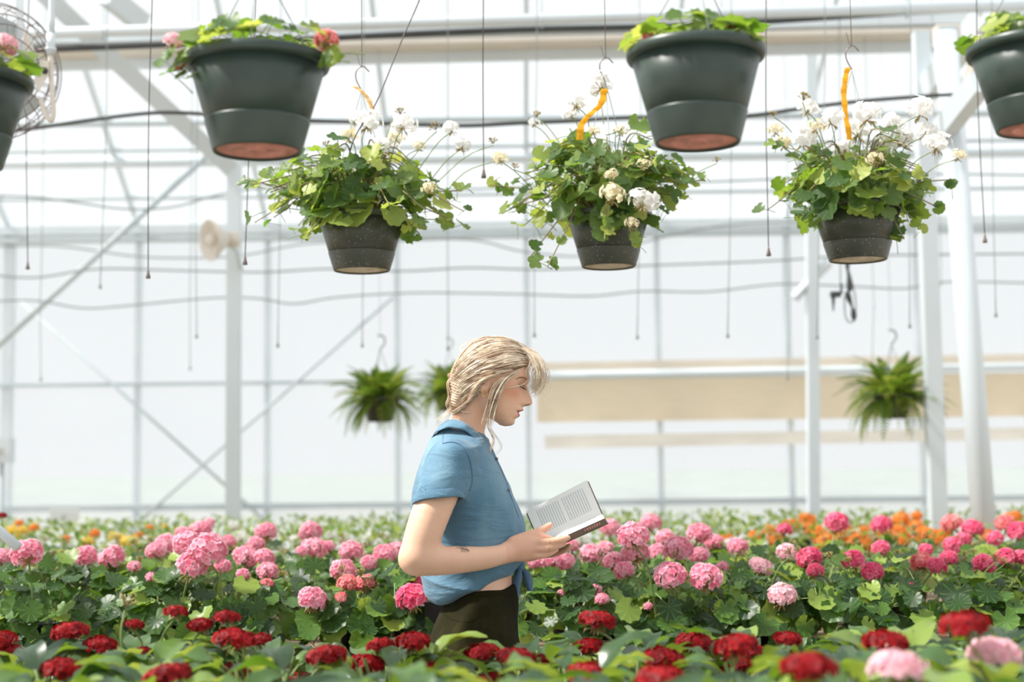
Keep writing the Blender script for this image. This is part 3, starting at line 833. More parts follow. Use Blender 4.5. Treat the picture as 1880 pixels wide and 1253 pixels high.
# ------------------------------------------------------------------ far flowers: orange right, yellow and white left
FAR = {'orange': [(1452, 967, 27), (1481, 955, 26), (1425, 990, 28), (1388, 986, 24), (1486, 973, 26), (1502, 981, 28), (1550, 984, 40), (1593, 972, 24), (1654, 957, 30), (1683, 948, 17), (1686, 968, 28), (1649, 978, 28), (1699, 986, 35),
                  (1720, 990, 30), (1625, 986, 27), (1657, 992, 30), (1734, 981, 26), (1861, 952, 26), (1333, 989, 22), (1580, 996, 34), (1515, 998, 34), (1810, 985, 24), (35, 961, 13), (62, 970, 15), (174, 981, 17), (256, 985, 16), (275, 969, 11), (1415, 975, 20), (120, 990, 14)],
       'yellow': [(24, 978, 26), (42, 975, 18), (215, 990, 24), (237, 995, 26), (205, 984, 16), (303, 967, 10), (160, 996, 20), (1110, 1000, 16)],
       'white': [(431, 965, 22), (441, 986, 26), (271, 993, 22), (209, 1000, 16), (520, 985, 24), (545, 992, 22), (610, 984, 22), (640, 992, 24), (680, 988, 24), (700, 998, 22), (505, 1000, 24), (465, 976, 18), (1040, 985, 22), (1070, 992, 22), (1340, 998, 20)]}
groups = {}
far_roots = []
FEET = [(o.location.x, o.location.y) for o in COL.objects if o.name.startswith('support_column')]
for y in (6.75, 7.3, 7.95, 8.6):
    hw = y * 0.37; n = int(2 * hw / 0.46) + 1
    for k in range(n):
        x = -hw + 2 * hw * k / (n - 1)
        for cx, cy in FEET:
            if abs(cy - y) < 0.36 and abs(cx - x) < 0.36: x = cx + (0.37 if x > cx else -0.37)
        if far_roots and far_roots[-1][1] == y and x - far_roots[-1][0].x < 0.36: continue
        far_roots.append([Vector((x, y, 0.78)), y, sum(1 for q in far_roots if q[1] == y), []])
for key, lst in FAR.items():
    for x, py, w in lst:
        d = float(np.interp(py, [945, 1000], [8.2, 6.7])) if x < 900 else float(np.interp(py, [945, 1000], [7.4, 6.7]))
        p = at(x, py, d)
        r = min(far_roots, key=lambda q: (q[0].x - p.x) ** 2 + (q[0].y - p.y) ** 2)
        r[3].append((p, w * d / 2611 * 1.3, key))
FN = {6.75: 'front', 7.3: 'second', 7.95: 'third', 8.6: 'rear'}
for loc, y, k, heads in far_roots:
    t = empty('bedding_plant', loc)
    st = '%s flowering bedding plant' % heads[0][2] if heads else 'green bedding plant'
    tag(t, '%s on the far bench, %s row, %s from the left' % (st, FN[y], ORD[k + 1]), 'plant', 'bedding plants on the far bench')
    link('pot', POT, t)
    for h in heads:
        flower(t, h[2], h[0], h[1], (loc.x * 0.4 + h[0].x * 0.6, loc.y * 0.4 + h[0].y * 0.6, 0.9), stem_r=0.003)
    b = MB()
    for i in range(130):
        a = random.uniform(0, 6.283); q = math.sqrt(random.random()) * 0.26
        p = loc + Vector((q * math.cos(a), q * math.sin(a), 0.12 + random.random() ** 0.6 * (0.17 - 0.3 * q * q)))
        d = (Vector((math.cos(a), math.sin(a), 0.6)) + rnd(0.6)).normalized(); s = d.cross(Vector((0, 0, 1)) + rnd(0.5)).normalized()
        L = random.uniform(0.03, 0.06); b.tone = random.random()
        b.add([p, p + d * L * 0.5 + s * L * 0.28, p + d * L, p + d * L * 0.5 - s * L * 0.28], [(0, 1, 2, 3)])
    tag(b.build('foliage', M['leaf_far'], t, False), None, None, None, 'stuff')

# ------------------------------------------------------------------ hanging baskets
def pot_mat(name, c, specks):
    m, nt, bs, out = new_mat(name)
    n1 = noise_src(nt, 9, 5, 'Object')
    c1 = tuple(x * 0.75 for x in c[:3]) + (1,); c2 = tuple(x * 1.3 for x in c[:3]) + (1,)
    col = ramp(nt, n1, [(0.3, c1), (0.7, c2)])
    tc = nt.nodes.new('ShaderNodeTexCoord'); vo = nt.nodes.new('ShaderNodeTexVoronoi'); vo.inputs['Scale'].default_value = 95
    nt.links.new(tc.outputs['Object'], vo.inputs['Vector'])
    sp = ramp(nt, vo.outputs['Distance'], [(0.10, (1, 1, 1, 1)), (0.16, (0, 0, 0, 1))])
    mf = nt.nodes.new('ShaderNodeMath'); mf.operation = 'MULTIPLY'; mf.inputs[1].default_value = specks; nt.links.new(sp, mf.inputs[0])
    mx = nt.nodes.new('ShaderNodeMixRGB'); nt.links.new(mf.outputs[0], mx.inputs[0]); nt.links.new(col, mx.inputs[1]); mx.inputs[2].default_value = srgb(190, 190, 180)
    nt.links.new(mx.outputs[0], bs.inputs['Base Color'])
    bs.inputs['Roughness'].default_value = 0.38
    return m
M['pot_green'] = pot_mat('dark_green_pot', srgb(46, 60, 54), 0.0)
M['pot_olive'] = pot_mat('speckled_olive_pot', srgb(62, 64, 56), 0.5)
M['pot_base'] = plain('dusty_pot_base', srgb(214, 200, 180), 0.7, 0, 0.15, 30)
M['pot_base_bounce'] = plain('pot_base_red_bounce', srgb(206, 140, 130), 0.7, 0, 0.25, 25)  # bounce light from the red flowers put into the base colour

def basket(px, rim_py, Y, R, H, label, matkey, basekey, hook_py, name='hanging_basket'):
    c = at(px, rim_py, Y); root = empty(name, (c.x, c.y, c.z - H)); tag(root, label, 'hanging basket', 'hanging geranium baskets')
    z0 = c.z - H; o = (c.x, c.y, z0); s = R / 0.135; k = H / 0.178
    b = MB(); b.lathe([(r * s, z * k) for r, z in ((0.090, 0.055), (0.0975, 0.058), (0.1095, 0.1), (0.127, 0.162), (0.122, 0.162), (0.100, 0.09), (0.001, 0.088))], 36, None, o); b.build('pot_body', M[matkey], root)
    b = MB(); b.lathe([(r * s, z * k) for r, z in ((0.126, 0.158), (0.1345, 0.160), (0.137, 0.166), (0.137, 0.176), (0.134, 0.178), (0.124, 0.177), (0.122, 0.160))], 36, None, o); b.build('rim', M[matkey], root)
    b = MB(); b.lathe([(r * s, z * k) for r, z in ((0.076, 0.004), (0.082, 0.0), (0.084, 0.003), (0.0985, 0.055), (0.0988, 0.0585), (0.0965, 0.059), (0.094, 0.056))], 36, None, o); b.build('saucer', M[matkey], root)
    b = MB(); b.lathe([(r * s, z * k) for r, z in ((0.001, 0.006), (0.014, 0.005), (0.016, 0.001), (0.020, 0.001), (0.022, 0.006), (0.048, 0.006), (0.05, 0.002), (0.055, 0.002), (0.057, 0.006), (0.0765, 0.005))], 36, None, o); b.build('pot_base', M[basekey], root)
    b = MB(); b.lathe([(0.001, 0.155 * k), (0.121 * s, 0.150 * k)], 24, None, o); b.build('soil', M['soil'], root)
    hk = at(px, hook_py, Y); hk.x = c.x
    for i in range(3):
        a = 0.6 + i * 2.094
        b = MB(); b.tube([(c.x + R * 0.97 * math.cos(a), c.y + R * 0.97 * math.sin(a), c.z - 0.008), hk - Vector((0, 0, 0.002))], 0.0012, 5); b.build('hanger_wire', M['tube_pale'], root)
    b = MB(); P = [hk + Vector((0.0, 0, 0.0)), hk + Vector((-0.016, 0, 0.035)), hk + Vector((-0.014, 0, 0.062)), hk + Vector((0.006, 0, 0.075)), hk + Vector((0.024, 0, 0.058))]
    b.tube(spline(P, 5), 0.002, 6); b.build('hook', M['wire'], root)
    return root, c, hk

RAILS = {}
def hang_rail(Y, z, label):
    b = MB(); b.tube([(-3.5, Y, z), (3.5, Y, z)], 0.016, 10)
    for x in (-3.2, -1.6, 0, 1.6, 3.2): b.tube([(x, Y, z), (x, Y, max(z + 0.5, zroof(max(Y, 5.0))))], 0.004, 6)
    tag(b.build('hanging_rail', M['grey_steel']), label, 'rail'); RAILS[Y] = z
hang_rail(2.66, 2.75, 'overhead rail holding the nearest row of green pots')
hang_rail(4.27, 3.05, 'overhead rail holding the row of white geranium baskets')

def suspend(root, hk, Y):
    b = MB(); z = RAILS[Y]
    b.tube([hk + Vector((0.002, 0, 0.072)), Vector((hk.x, hk.y, z))], 0.0013, 5)
    b.tube(spline([hk + Vector((0.002, 0, 0.072)), hk + Vector((-0.006, 0, 0.085)), hk + Vector((-0.014, 0, 0.12))], 4), 0.0013, 5)
    b.build('suspension_wire', M['wire'], root)

def ribbon(root, pts, Y, w, mat):
    P = spline([at(x, y, Y) for x, y in pts], 5); vs = []; fs = []
    for i, p in enumerate(P):
        ww = w * (1.0 + 0.14 * math.sin(i * 1.9))
        for s in (-1, 1): vs.append(p + Vector((s * ww / 2, 0.004 * math.sin(i), 0)))
    for s in (1,):
        n = len(vs); vs += [v + Vector((0, 0.0012, 0)) for v in vs]
        for i in range(len(P) - 1):
            a = 2 * i; fs += [(a, a + 1, a + 3, a + 2), (n + a, n + a + 2, n + a + 3, n + a + 1)]
    b = MB(); b.add(vs, fs); o = b.build('tag_strip', M[mat], root, False); o['label'] = 'yellow plastic label strip'

# back row: three large white geraniums
BACK = [(664, 396, 0.138, 0.170, 166, 'leafy hanging basket of white geraniums, leftmost of the three in that row', (420, 880, 215, 452), 'left'),
        (1116, 392, 0.132, 0.165, 150, 'hanging basket of white geraniums directly above the woman\'s book', (890, 1330, 190, 500), 'mid'),
        (1572, 378, 0.140, 0.168, 128, 'hanging basket with the most white blooms, at right beside the columns', (1395, 1770, 190, 440), 'right')]
WHITES = {'left': [(675, 222, 42, 'white'), (652, 218, 26, 'white'), (742, 226, 36, 'white'), (735, 208, 22, 'buds'), (800, 236, 26, 'buds'), (828, 234, 26, 'white'), (850, 266, 28, 'white'), (905, 262, 22, 'buds'), (916, 288, 24, 'cream'), (708, 268, 40, 'white'), (640, 248, 30, 'cream'), (728, 252, 24, 'cream'), (770, 268, 22, 'cream'), (788, 345, 24, 'cream'), (600, 268, 20, 'buds')],
          'mid': [(1103, 153, 42, 'white'), (985, 214, 22, 'buds'), (980, 225, 18, 'white'), (1060, 188, 30, 'white'), (1048, 208, 26, 'white'), (1125, 356, 42, 'cream'), (1183, 368, 44, 'white'), (1160, 410, 24, 'cream'), (1115, 278, 24, 'cream'), (1122, 320, 22, 'cream'), (1316, 296, 18, 'buds'), (945, 308, 18, 'buds'), (1185, 300, 22, 'cream'), (1140, 240, 22, 'cream'), (918, 290, 22, 'cream'), (1090, 240, 18, 'cream')],
          'right': [(1475, 182, 26, 'buds'), (1484, 196, 34, 'white'), (1590, 208, 44, 'white'), (1476, 252, 46, 'white'), (1575, 236, 46, 'white'), (1528, 216, 36, 'white'), (1500, 232, 26, 'cream'), (1690, 198, 46, 'white'), (1660, 252, 38, 'white'), (1720, 262, 40, 'white'), (1760, 285, 24, 'cream'), (1625, 266, 38, 'white'), (1422, 238, 26, 'cream'), (1440, 262, 28, 'cream'), (1548, 270, 32, 'white'), (1640, 225, 34, 'white'), (1605, 290, 26, 'cream'), (1700, 240, 36, 'white'), (1420, 212, 18, 'buds')]}
for px, rp, R, H, hp, label, box, side in BACK:
    root, c, hk = basket(px, rp, 4.27, R, H, label, 'pot_olive', 'pot_base', hp)
    suspend(root, hk, 4.27)
    sc = 4.27 / 2611
    hwL, hwR, up, dn = (px - box[0]) * sc, (box[1] - px) * sc, (rp - box[2]) * sc, (box[3] - rp) * sc
    wpx = [(x, y, w * 1.3, 4.0 if y > rp - 100 and abs(x - px) < 130 else 4.1) for x, y, w, key in WHITES[side] if key != 'buds']
    # arching stems, leaves along them
    tips = []
    ns = 46; sb = MB()
    for i in range(ns):
        a = i * 2.39996 + 0.3
        ca, sa = math.cos(a), math.sin(a)
        ext = (hwR if ca > 0 else hwL) * 0.92
        el = random.uniform(0.1, 1.0)
        reach = random.uniform(0.7, 1.08)
        rx, ry = ca * ext * reach * (1.1 - 0.5 * el), sa * 0.28 * reach * (1.05 - 0.4 * el)
        tip = c + Vector((rx, ry, (0.02 + up * 0.62 * el) * (0.7 + 0.3 * random.random()) - (0.05 if el < 0.25 else 0)))
        mid = c + Vector((rx * 0.45, ry * 0.45, 0.03 + up * 0.5 * el + 0.03))
        P = spline([c + Vector((ca * 0.03, sa * 0.03, -0.02)), mid, tip], 6)
        sb.tube(P, [0.0035 - 0.0018 * j / (len(P) - 1) for j in range(len(P))], 5, False)
        tips.append(P)
        nl = 5 if abs(rx) + abs(ry) > 0.16 else 4
        for j in range(nl):
            q = P[min(len(P) - 1, int(len(P) * (0.38 + 0.62 * (j + 0.6) / nl)))]
            w = q + rnd(0.028)
            d = Vector((ca, sa, 0)) + rnd(0.6)
            n = d * 0.45 + Vector((0, -0.25, 0.75)) + rnd(0.55)
            if hides(Vector((w.x, min(w.y, 4.0), w.z)), wpx, 0.5): w = w + Vector((0, 0.1, -0.05))
            place('leaf', random.choice(LEAF_H), root, w, n, d, random.uniform(0.021, 0.040) * (0.72 if j == nl - 1 else 1.0))
    # collar of larger leaves hanging over the rim
    for i in range(42):
        a = random.uniform(0, 6.283) if i > 22 else random.gauss(-math.pi / 2, 0.85)
        rr = R * random.uniform(0.85, 1.35)
        w = c + Vector((rr * math.cos(a), rr * math.sin(a), random.uniform(-0.05, 0.075)))
        d = Vector((math.cos(a), math.sin(a), -0.6)) + rnd(0.4)
        n = Vector((math.cos(a), math.sin(a), 0.55)) + rnd(0.5)
        place('leaf', random.choice(LEAF_H), root, w, n, d, random.uniform(0.030, 0.050))
    # a few trailing shoots
    trail = {'left': [(560, 440, 4.1), (770, 430, 4.15), (820, 400, 4.2), (450, 330, 4.25), (850, 350, 4.25)], 'mid': [(1005, 490, 4.1), (975, 470, 4.15), (940, 380, 4.2), (1290, 330, 4.25), (1110, 440, 4.05), (1165, 450, 4.08), (900, 340, 4.27), (1245, 360, 4.2)], 'right': [(1690, 420, 4.2), (1660, 440, 4.2), (1720, 380, 4.2), (1745, 330, 4.25), (1425, 260, 4.2), (1465, 400, 4.2)]}[side]
    for x, y, Y in trail:
        e = at(x, y, Y); d = (e - c); a0 = c + Vector((d.x * 0.35, d.y * 0.5, 0.03))
        P = spline([c + Vector((d.x * 0.1, d.y * 0.1, 0)), a0 + Vector((0, 0, 0.03)), (a0 + e) / 2 + Vector((0, -0.01, 0.015)), e], 5)
        sb.tube(P, 0.002, 5, False)
        for j in range(6):
            w = P[min(len(P) - 1, int(len(P) * (0.45 + 0.55 * j / 5)))] + rnd(0.02)
            place('leaf', random.choice(LEAF_H), root, w, Vector((0, -0.8, 0.5)) + rnd(0.6), rnd() + Vector((0, 0, -0.4)), random.uniform(0.015, 0.028))
    tag(sb.build('stems', M['stem_red'], root), None, None, None, 'stuff')
    for x, y, w, key in WHITES[side]:
        p = at(x, y, 4.04 if y > rp - 100 and abs(x - px) < 130 else 4.27 + random.uniform(-0.2, 0.05))
        base = Vector((c.x * 0.45 + p.x * 0.55, c.y, max(c.z + 0.02, p.z - 0.13)))
        flower(root, key, p, w * 4.27 / 2611 * (1.3 if key != 'buds' else 1.0), base, 'flower_head' if key != 'buds' else 'bud_cluster', 0.0015)
    if side == 'left': ribbon(root, [(650, 158), (664, 168), (676, 182), (686, 206)], 4.22, 0.014, 'tag_pale')
    if side == 'mid': ribbon(root, [(1110, 163), (1104, 190), (1086, 208), (1068, 228), (1064, 256)], 4.1, 0.020, 'tag_yellow')
    if side == 'right': ribbon(root, [(1557, 124), (1551, 150), (1550, 185), (1554, 220), (1560, 256)], 4.15, 0.016, 'tag_yellow')

# front row: four blurred pots close to the camera
FRONT = [(-76, 142, 0.136, 0.172, 'pot_green', 'dark green hanging pot cut off by the left edge, pink bloom above', [(10, 82, 50, 'pale'), (-40, 90, 60, 'pale')], -75),
         (473, 108, 0.136, 0.182, 'pot_green', 'large dark green hanging pot at upper left with coral blooms', [(600, 74, 52, 'coral'), (318, 75, 40, 'pale'), (330, 122, 22, 'coral')], -75),
         (1277, 92, 0.131, 0.182, 'pot_green', 'large dark hanging pot at upper right of centre with red petals', [(1350, 48, 34, 'red'), (1190, 66, 26, 'coral'), (1358, 62, 34, 'white'), (1268, 56, 22, 'white')], -85),
         (1902, 84, 0.128, 0.165, 'pot_green', 'dark green hanging pot cut off by the right edge of photo', [(1878, 45, 30, 'white'), (1905, 30, 40, 'coral')], -90)]
for px, rp, R, H, mk, label, fl, hp in FRONT:
    root, c, hk = basket(px, rp, 2.66, R, H, label, mk, 'pot_base_bounce', hp)
    suspend(root, hk, 2.66)
    for i in range(46):
        a = i * 2.4; rr = R * math.sqrt(random.random()) * 1.02
        w = c + Vector((rr * math.cos(a), rr * math.sin(a), random.uniform(0.005, 0.072 - 0.035 * (rr / R))))
        d = Vector((math.cos(a), math.sin(a), random.uniform(-0.3, 0.3)))
        place('leaf', random.choice(LEAF_H), root, w, Vector((0, 0, 1)) + d * 0.5 + rnd(0.4), d, random.uniform(0.02, 0.032))
    if px == 473:
        for x, y in ((315, 95), (300, 110), (335, 100), (312, 132), (335, 135), (350, 140), (325, 118), (612, 100), (595, 110)):
            place('leaf', random.choice(LEAF_H), root, at(x, y, 2.6), Vector((-0.4, -0.6, 0.7)) + rnd(0.4), rnd() + Vector((-1, 0, -0.4)), random.uniform(0.018, 0.026))
    for x, y, w, key in fl:
        p = at(x, y, 2.62)
        flower(root, key, p, w * 2.62 / 2611, (c.x * 0.4 + p.x * 0.6, c.y, c.z), 'flower_head', 0.002)

# ------------------------------------------------------------------ fern baskets far behind
def frond_mesh(seed):
    r_ = random.Random(seed); b = MB(); n = 16; P = []
    arch = r_.uniform(0.5, 1.0)
    for i in range(n + 1):
        t = i / n; P.append(Vector((t * (1 - 0.12 * arch * t), 0, 0.55 * arch * t - 1.0 * arch * t * t)))
    b.tone = 0.0
    b.tube(P, [0.012 - 0.008 * i / n for i in range(n + 1)], 3, False)
    for i in range(1, n + 1):
        t = i / n; L = 0.17 * math.sin(math.pi * min(1, 0.12 + t * 0.86)) + 0.02; p = P[i]
        for s in (-1, 1):
            d = Vector((0.35, s, -0.25)).normalized(); e = Vector((1, 0, 0)); b.tone = r_.uniform(0, 0.2)
            b.add([p - e * 0.022, p + d * L * 0.6 - e * 0.02, p + d * L, p + d * L * 0.6 + e * 0.024, p + e * 0.022], [(0, 1, 2, 3, 4)])
    return b.mesh('frond', M['fern'])
FROND = [frond_mesh(i) for i in range(4)]
for px, py, Y, R, label in ((698, 745, 8.6, 0.255, 'round fern basket hanging left of the woman\'s head'),
                            (1640, 738, 8.4, 0.27, 'bushy fern basket hanging at right between the columns'),
                            (824, 730, 10.2, 0.24, 'distant fern basket partly hidden behind the woman\'s hair')):
    c = at(px, py, Y); root = empty('fern_basket', (c.x, c.y, c.z - 0.1)); tag(root, label, 'fern basket', 'hanging fern baskets')
    b = MB(); b.lathe([(0.001, -0.1), (0.075, -0.1), (0.11, 0.03), (0.118, 0.03), (0.118, 0.045), (0.1, 0.045), (0.001, 0.02)], 20, None, c); b.build('pot', M['pot_olive'], root)
    for i in range(120):
        a = i * 2.4 + random.uniform(-.3, .3); e = random.uniform(0.0, 1.5) if i < 80 else random.uniform(-0.7, 0.1)
        d = Vector((math.cos(a) * math.cos(e), math.sin(a) * math.cos(e), math.sin(e)))
        w = c + Vector((0.05 * math.cos(a), 0.05 * math.sin(a), 0.03))
        side = d.cross(Vector((0, 0, 1))); nrm = side.cross(d) if side.length > 1e-3 else Vector((math.cos(a), math.sin(a), 0))
        place('frond', random.choice(FROND), root, w, nrm, d, R * random.uniform(0.8, 1.2))
    hk = c + Vector((0, 0, 0.34))
    for i in range(3):
        a = i * 2.1; b = MB(); b.tube([c + Vector((0.11 * math.cos(a), 0.11 * math.sin(a), 0.04)), hk], 0.0025, 5); b.build('hanger_wire', M['tube_pale'], root)
    b = MB(); b.tube(spline([hk, hk + Vector((0.03, 0, 0.04)), hk + Vector((0.02, 0, 0.08)), hk + Vector((-0.015, 0, 0.085))], 5), 0.005, 6); b.build('hook', M['hose_grey'], root)
    b = MB(); b.tube([hk + Vector((0, 0, 0.085)), Vector((hk.x, hk.y, zroof(hk.y) + 0.09))], 0.0012, 5); b.build('suspension_wire', M['tube_pale'], root)

# ------------------------------------------------------------------ drip lines with weighted ends
DRIP = [(278, -40, 272, 497, 4.6, 'tube_brown', True), (52, -40, 51, 482, 5.2, 'tube_brown', True), (196, 150, 184, 520, 6.6, 'tube_pale', True), (468, 300, 450, 472, 4.6, 'tube_brown', True), (885, -40, 888, 312, 4.4, 'tube_brown', True),
        (1404, -40, 1411, 456, 4.6, 'tube_brown', True), (1790, -40, 1808, 432, 4.8, 'tube_brown', True), (1512, 440, 1500, 612, 6.4, 'tube_pale', True), (1340, 240, 1336, 610, 6.4, 'tube_pale', True), (1668, 330, 1670, 592, 6.4, 'tube_pale', True),
        (1818, 200, 1828, 572, 6.4, 'tube_pale', True), (984, 60, 981, 609, 6.6, 'tube_pale', True), (820, 60, 822, 633, 6.8, 'tube_pale', True), (666, 420, 665, 628, 6.8, 'tube_pale', True), (514, 420, 510, 628, 6.6, 'tube_pale', True), (362, 120, 361, 612, 7.2, 'tube_pale', True),
        (1172, 300, 1170, 613, 6.8, 'tube_pale', True), (76, 420, 75, 692, 8.4, 'tube_pale', True), (350, 380, 349, 672, 8.6, 'tube_pale', True), (1725, 420, 1726, 640, 8.4, 'tube_pale', True), (1600, 470, 1601, 668, 8.6, 'tube_pale', True), (1448, 430, 1446, 690, 8.8, 'tube_pale', True)]
DRIP.sort(key=lambda q: q[2])
nb = 0
for x0, y0, x1, y1, Y, mk, w in DRIP:
    nb += 1
    e = at(x1, y1, Y); s = at(x0, min(y0, -30) if Y < 7 else y0, Y)
    ztop = 3.2 if Y < 5.5 else zroof(Y) + 0.09
    top = Vector((s.x, Y, max(s.z, ztop)))
    t = empty('drip_line', top); tag(t, '%s drip line with weighted end, %s from the left' % ('dark' if mk == 'tube_brown' else 'thin pale', ORD[nb]), 'drip line', 'hanging drip irrigation lines')
    P = spline([top, s + Vector((0.004, 0, 0)), (s + e) / 2 + Vector((random.uniform(-.008, .012), 0, 0)), e], 8)
    b = MB(); b.tube(P, 0.0018 if Y < 5.5 else 0.0022, 5); b.build('tube', M[mk], t)
    b = MB(); b.lathe([(0.001, 0.006), (0.0035, 0.0), (0.0045, -0.008), (0.008, -0.02), (0.008, -0.026), (0.001, -0.027)], 10, None, e); b.build('weight', M['tube_pale' if mk == 'tube_pale' else 'wire'], t)
# the line that feeds the left basket
b = MB(); b.tube(spline([at(790, -60, 4.3), at(770, 0, 4.28), at(735, 80, 4.25), at(690, 190, 4.2), at(655, 245, 4.15), at(640, 290, 4.15), at(640, 330, 4.2)], 6), 0.0022, 6)
tag(b.build('feed_line', M['tube_brown']), 'dark feed line slanting down into the left white geranium basket', 'drip line')

# ------------------------------------------------------------------ small things on the benches
c = at(790, 1106, 4.14)
t = empty('square_pot', (c.x + 0.02, 4.2, BENCH_Z)); tag(t, 'tall square black nursery pot right behind the woman\'s hip', 'pot')
b = MB(); zt = c.z
for (s0, z0_, s1, z1_) in ((0.055, BENCH_Z, 0.062, zt),):
    vs = []
    for s, z in ((s0, z0_), (s1, z1_), (s1 - 0.004, z1_), (s0 - 0.004, z0_ + 0.03)):
        for a, d in ((-1, -1), (1, -1), (1, 1), (-1, 1)): vs.append((c.x + 0.045 + a * s, 4.2 + d * s, z))
    fs = [(3, 2, 1, 0), (12, 13, 14, 15)]
    for L in range(3):
        for k in range(4): fs.append((L * 4 + k, L * 4 + (k + 1) % 4, L * 4 + 4 + (k + 1) % 4, L * 4 + 4 + k))
    b.add(vs, fs)
b.build('body', M['black_plastic'], t, False)
b = MB(); b.box((c.x + 0.045, 4.2, zt - 0.03), (0.1, 0.1, 0.01)); b.build('soil', M['soil'], t, False)
M['clear_tag'] = plain('clear_plastic_tag', srgb(214, 214, 204), 0.3, 0, 0.05, 10)
for i, (x, y) in enumerate(((1055, 1180), (1283, 1176))):
    p = at(x, y, 3.98); t = empty('plant_tag', (p.x, 4.03, BENCH_Z)); tag(t, 'small arched plastic plant tag at bench edge, %s' % ('near the woman' if i == 0 else 'below the two big pink blooms'), 'plant tag', 'arched plant tags')
    b = MB(); P = [Vector((p.x - 0.02, 4.03, BENCH_Z)), Vector((p.x - 0.02, 4.03, p.z))] + [Vector((p.x - 0.02 * math.cos(a), 4.03, p.z + 0.02 * math.sin(a))) for a in (0.5, 1.05, 1.57, 2.1, 2.65)] + [Vector((p.x + 0.02, 4.03, p.z)), Vector((p.x + 0.02, 4.03, BENCH_Z))]
    b.tube(P, 0.0022, 6); b.build('frame', M['clear_tag'], t)
    b = MB(); b.box((p.x, 4.032, (BENCH_Z + p.z) / 2 + 0.02), (0.036, 0.001, p.z - BENCH_Z - 0.04)); b.build('card', M['clear_tag'], t, False)
p = at(118, 945, 8.3); t = empty('price_sign', (p.x, 8.3, 0.78)); tag(t, 'small white sign on a stake among far flowers at left', 'sign')
b = MB(); b.box(p, (0.17, 0.004, 0.075)); b.build('board', M['sign'], t, False)
b = MB(); b.box((p.x, 8.305, (p.z + 0.78) / 2), (0.012, 0.006, p.z - 0.78)); b.build('stake', M['grey_steel'], t, False)
p = at(3, 947, 5.9)
t = empty('red_bloom_stem', (p.x, 5.9, BENCH_Z)); tag(t, 'single dark red bloom on a tall stem at left edge', 'flower')
flower(t, 'red', p, 0.05, (p.x - 0.02, 5.9, BENCH_Z), 'flower_head', 0.003)
# ------------------------------------------------------------------ the woman: implicit surfaces turned into meshes
YW = 3.65
def W(px, py, dy=0.0): return np.array(at(px, py, YW + dy))

def smin(a, b, k):
    h = np.maximum(k - np.abs(a - b), 0) / k
    return np.minimum(a, b) - h * h * k * 0.25
def smax(a, b, k): return -smin(-a, -b, k)
def cone(P, a, b, ra, rb):
    a = np.asarray(a); b = np.asarray(b); d = b - a
    t = np.clip(((P - a) @ d) / (d @ d), 0, 1)
    return np.linalg.norm(P - a - t[:, None] * d, axis=1) - (ra + (rb - ra) * t)
def chain(P, pts, k=0.006):
    f = None
    if len(pts) > 2:
        q = [Vector((*np.asarray(a), r)) for a, r in pts]
        pts = [(np.array(v[:3]), v[3]) for v in cr4(q, 4)]
        k = 0.0015
        A = np.array([a for a, r in pts]); R_ = max(r for a, r in pts) + 0.045
        lo, hi = A.min(0) - R_, A.max(0) + R_
        out = np.maximum(np.maximum(lo - P, P - hi), 0); dist = np.sqrt((out * out).sum(1)); m = dist <= 0
        f = dist + 0.045
        if m.any():
            Pm = P[m]; g = None
            for (a, ra), (b, rb) in zip(pts[:-1], pts[1:]):
                q_ = cone(Pm, a, b, ra, rb); g = q_ if g is None else smin(g, q_, k)
            f[m] = g
        return f
    for (a, ra), (b, rb) in zip(pts[:-1], pts[1:]):
        g = cone(P, a, b, ra, rb); f = g if f is None else smin(f, g, k)
    return f
def cr4(P, n):
    P = [P[0] * 2 - P[1]] + P + [P[-1] * 2 - P[-2]]; out = []
    for i in range(1, len(P) - 2):
        a, b, c, d = P[i - 1], P[i], P[i + 1], P[i + 2]
        for k in range(n):
            t = k / n
            out.append(0.5 * ((2 * b) + (c - a) * t + (2 * a - 5 * b + 4 * c - d) * t * t + (3 * b - a - 3 * c + d) * t ** 3))
    return out + [P[-2]]
def ellip(P, c, r, R=None):
    q = P - np.asarray(c)
    if R is not None: q = q @ R
    r = np.asarray(r)
    k0 = np.linalg.norm(q / r, axis=1); k1 = np.linalg.norm(q / (r * r), axis=1)
    return k0 * (k0 - 1) / np.maximum(k1, 1e-9)
def smooth_table(z, v, n=160, w=9):
    z = np.asarray(z, float); v = np.asarray(v, float); o = np.argsort(z); z = z[o]; v = v[o]
    zz = np.linspace(z[0], z[-1], n); vv = np.interp(zz, z, v)
    pad = np.concatenate([np.full(w, vv[0]), vv, np.full(w, vv[-1])])
    k = np.hanning(w * 2 + 1); k /= k.sum()
    return zz, np.convolve(pad, k, 'same')[w:-w]
class Stack:
    """elliptic sections stacked along an axis"""
    def __init__(s, z, xb, xf, hw, w=7, p=2.0):
        s.z, s.xb = smooth_table(z, xb, 160, w); _, s.xf = smooth_table(z, xf, 160, w); _, s.hw = smooth_table(z, hw, 160, w); s.p = p
    def __call__(s, u, v, y, grow=0.0):
        xb = np.interp(v, s.z, s.xb); xf = np.interp(v, s.z, s.xf); hw = np.interp(v, s.z, s.hw)
        a = np.maximum((xf - xb) / 2 + grow, 1e-4); c = (xf + xb) / 2; h = np.maximum(hw + grow, 1e-4)
        q = (np.abs((u - c) / a) ** s.p + np.abs(y / h) ** s.p) ** (1 / s.p)
        f = (q - 1) * np.minimum(a, h)
        return np.maximum(f, np.maximum(s.z[0] - grow - v, v - s.z[-1] - grow))

